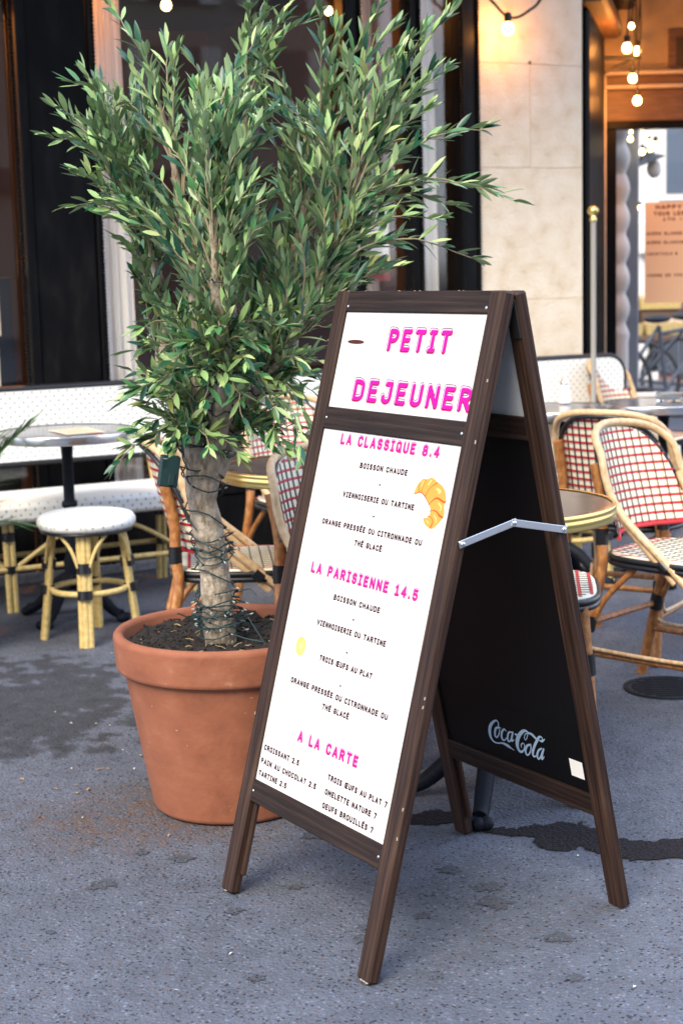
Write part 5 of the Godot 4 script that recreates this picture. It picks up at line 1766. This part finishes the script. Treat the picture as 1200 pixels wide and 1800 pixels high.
func small_things() -> void:
	# white pole with a brass ball
	var top := at_z(1042, 385, -7.62)
	var o := thing("flag_pole", "white pole topped with brass ball beside the stone pier", "pole", Vector3(top.x, 0, top.z))
	rod("shaft", [Vector3.ZERO, Vector3(0, top.y, 0)], .0125, M.pole_white, o, 12)
	var b := MB.new()
	b.ball(Vector3(0, top.y + .038, 0), Vector3(.027, .024, .027), 16, 10)
	b.lathe([Vector2(.017, top.y - .01), Vector2(.018, top.y), Vector2(.012, top.y + .012), Vector2(.010, top.y + .02)], 14)
	part(b, "finial", M.brass, o)
	b = MB.new()
	b.lathe([Vector2(0, .0), Vector2(.14, .0), Vector2(.14, .03), Vector2(.03, .05), Vector2(.02, .09)], 24)
	part(b, "foot", M.iron, o)
	# paper menu on the marble table
	var pm := thing("paper_menu", "cream paper menu lying on the marble table", "menu", Vector3(-.985, .7285, -5.97), .5)
	bar("sheet", Vector3(.15, .0012, .21), Vector3.ZERO, M.paper, pm, 0.0)
	printed("print", Print.new(4, 4, Color(.86, .74, .62)).texture(), -.06, .06, -.09, .09, 0.0009, pm).rotation.x = -PI / 2
	# sugar pourer
	var sp := at_y(991, 708, .733)
	var su := thing("sugar_pourer", "glass sugar pourer with metal spout on the marble table", "sugar pourer", Vector3(sp.x, .7315, sp.z + .02))
	b = MB.new()
	b.lathe([Vector2(0, 0), Vector2(.024, .001), Vector2(.026, .006), Vector2(.024, .035), Vector2(.019, .070), Vector2(.017, .080)], 20)
	part(b, "jar", M.white_paper, su)
	b = MB.new()
	b.lathe([Vector2(.019, .078), Vector2(.019, .092), Vector2(.010, .100), Vector2(.005, .106), Vector2(.0045, .126), Vector2(.0, .127)], 16)
	part(b, "spout", M.steel, su)
	# ashtray and tumbler
	var ap := at_y(1176, 706, .737)
	var ash := thing("glass_ashtray", "clear glass ashtray on the marble table", "ashtray", Vector3(ap.x, .7375, ap.z))
	b = MB.new()
	b.lathe([Vector2(0, .0), Vector2(.050, .0), Vector2(.055, .004), Vector2(.058, .034), Vector2(.053, .036), Vector2(.044, .012), Vector2(0, .010)], 28)
	part(b, "bowl", M.clear, ash)
	# palm at the edge of the terrace
	var pa := thing("potted_palm", "green palm in a clay pot at terrace edge by marble table", "plant", Vector3(-1.42, 0, -5.47))
	b = MB.new()
	b.lathe([Vector2(0, 0), Vector2(.12, 0), Vector2(.15, .30), Vector2(.165, .30), Vector2(.165, .34), Vector2(.145, .34), Vector2(.14, .30), Vector2(0, .30)], 28)
	part(b, "clay_pot", M.clay, pa)
	for i in 16:
		var a := TAU * i / 16.0 + rng.randf_range(-.15, .15)
		var out := Vector3(cos(a), 0, sin(a))
		var lift := rng.randf_range(.12, .55)
		var len_ := rng.randf_range(.24, .36)
		var pts := []
		for k in 8:
			var t := k / 7.0
			pts.append(Vector3(0, .32, 0) + out * len_ * t + Vector3(0, lift * t * 1.4 - .35 * t * t * len_ * 2.0 + .06 * t, 0))
		var fr := rod("frond", pts, .003, M.palm, pa, 5)
		var lb := MB.new()
		for k in range(2, 8):
			for j in 6:
				var p: Vector3 = pts[k - 1].lerp(pts[k], j / 6.0)
				var tg: Vector3 = (pts[k] - pts[k - 1]).normalized()
				var sd := tg.cross(Vector3.UP).normalized()
				for s in [-1.0, 1.0]:
					var dir: Vector3 = (sd * s + tg * .9 + Vector3(0, rng.randf_range(-.25, .25), 0)).normalized()
					var q: Vector3 = p + dir * rng.randf_range(.09, .15)
					var wv := dir.cross(Vector3.UP).normalized() * .0042
					var nn := wv.cross(dir).normalized()
					var i0 := lb.v.size()
					lb.vert(p - wv * .6, nn); lb.vert(p + wv * .6, nn); lb.vert(p.lerp(q, .5) + wv, nn); lb.vert(p.lerp(q, .5) - wv, nn); lb.vert(q, nn)
					lb.quad(i0, i0 + 1, i0 + 2, i0 + 3)
					lb.tri(i0 + 3, i0 + 2, i0 + 4)
		part(lb, "leaflets", M.palm, fr).set_meta("kind", "stuff")
	b = MB.new()
	for i in 70:
		var q := Vector2(rng.randf_range(20, 300), rng.randf_range(1270, 1470)) if i < 46 else Vector2(rng.randf_range(0, 1200), rng.randf_range(1120, 1780))
		var p := at_y(q.x, q.y, .003)
		if p.distance_to(POT) < .22: continue
		b.col = Color(.30, .19, .11) if i < 22 else Color(.62, .60, .56) if i % 2 else Color(.05, .045, .04)
		var a := rng.randf() * TAU
		var l := rng.randf_range(.004, .013) if i < 22 else rng.randf_range(.003, .008)
		var w := l * rng.randf_range(.25, .5)
		var u := Vector3(cos(a), 0, sin(a)) * l
		var v := Vector3(-sin(a), 0, cos(a)) * w
		var i0 := b.v.size()
		b.vert(p - u, Vector3.UP); b.vert(p - v + Vector3(0, .002, 0), Vector3.UP); b.vert(p + u + Vector3(0, .001, 0), Vector3.UP); b.vert(p + v + Vector3(0, .003, 0), Vector3.UP)
		b.quad(i0, i0 + 1, i0 + 2, i0 + 3)
	var lm := plain(1, 1, 1, .85)
	lm.vertex_color_use_as_albedo = true
	tag(part(b, "leaf_litter", lm, self), "scattered dry leaf bits and grit on asphalt round the pot", "litter", "", "stuff")
	# white planter box beyond the tables
	var wb := at_y(1118, 770, .25)
	var pb := thing("planter_box", "white rectangular planter box beyond the marble tables", "planter", Vector3(1.56, 0, -8.55))
	bar("box", Vector3(.26, .62, .26), Vector3(0, .31, 0), plain(.68, .67, .68, .6), pb, .01)
	bar("earth", Vector3(.22, .02, .22), Vector3(0, .615, 0), M.soil, pb, .002)

func opposite_house() -> void:        # across the road, behind the camera; it shows in the panes
	var o := thing("opposite_building", "pale stone apartment house across the road with shuttered windows", "building", Vector3(6.0, 0, 20.0), FY)
	var st := plain(.30, .27, .23, .9)
	bar("wall", Vector3(44, 12.4, .6), Vector3(0, 6.2, 0), st, o, .02)
	bar("shop_band", Vector3(44, .5, .2), Vector3(0, 3.3, -.4), plain(.05, .05, .06, .5), o, .02)
	bar("roof", Vector3(44, 2.2, 3.0), Vector3(0, 14.1, .8), plain(.13, .14, .16, .6), o, .4)
	for f in 4:
		for i in 16:
			var w := bar("window", Vector3(1.2, 2.0 if f > 0 else 2.4, .1), Vector3(-19.5 + i * 2.6, [1.5, 5.2, 8.1, 11.0][f], -.33), plain(.06, .07, .08, .1), o, .01)
			if f > 0:
				for sx in [-.85, .85]:
					bar("shutter", Vector3(.48, 2.0, .06), Vector3(sx, 0, -.03), plain(.55, .55, .52, .7), w, .01)
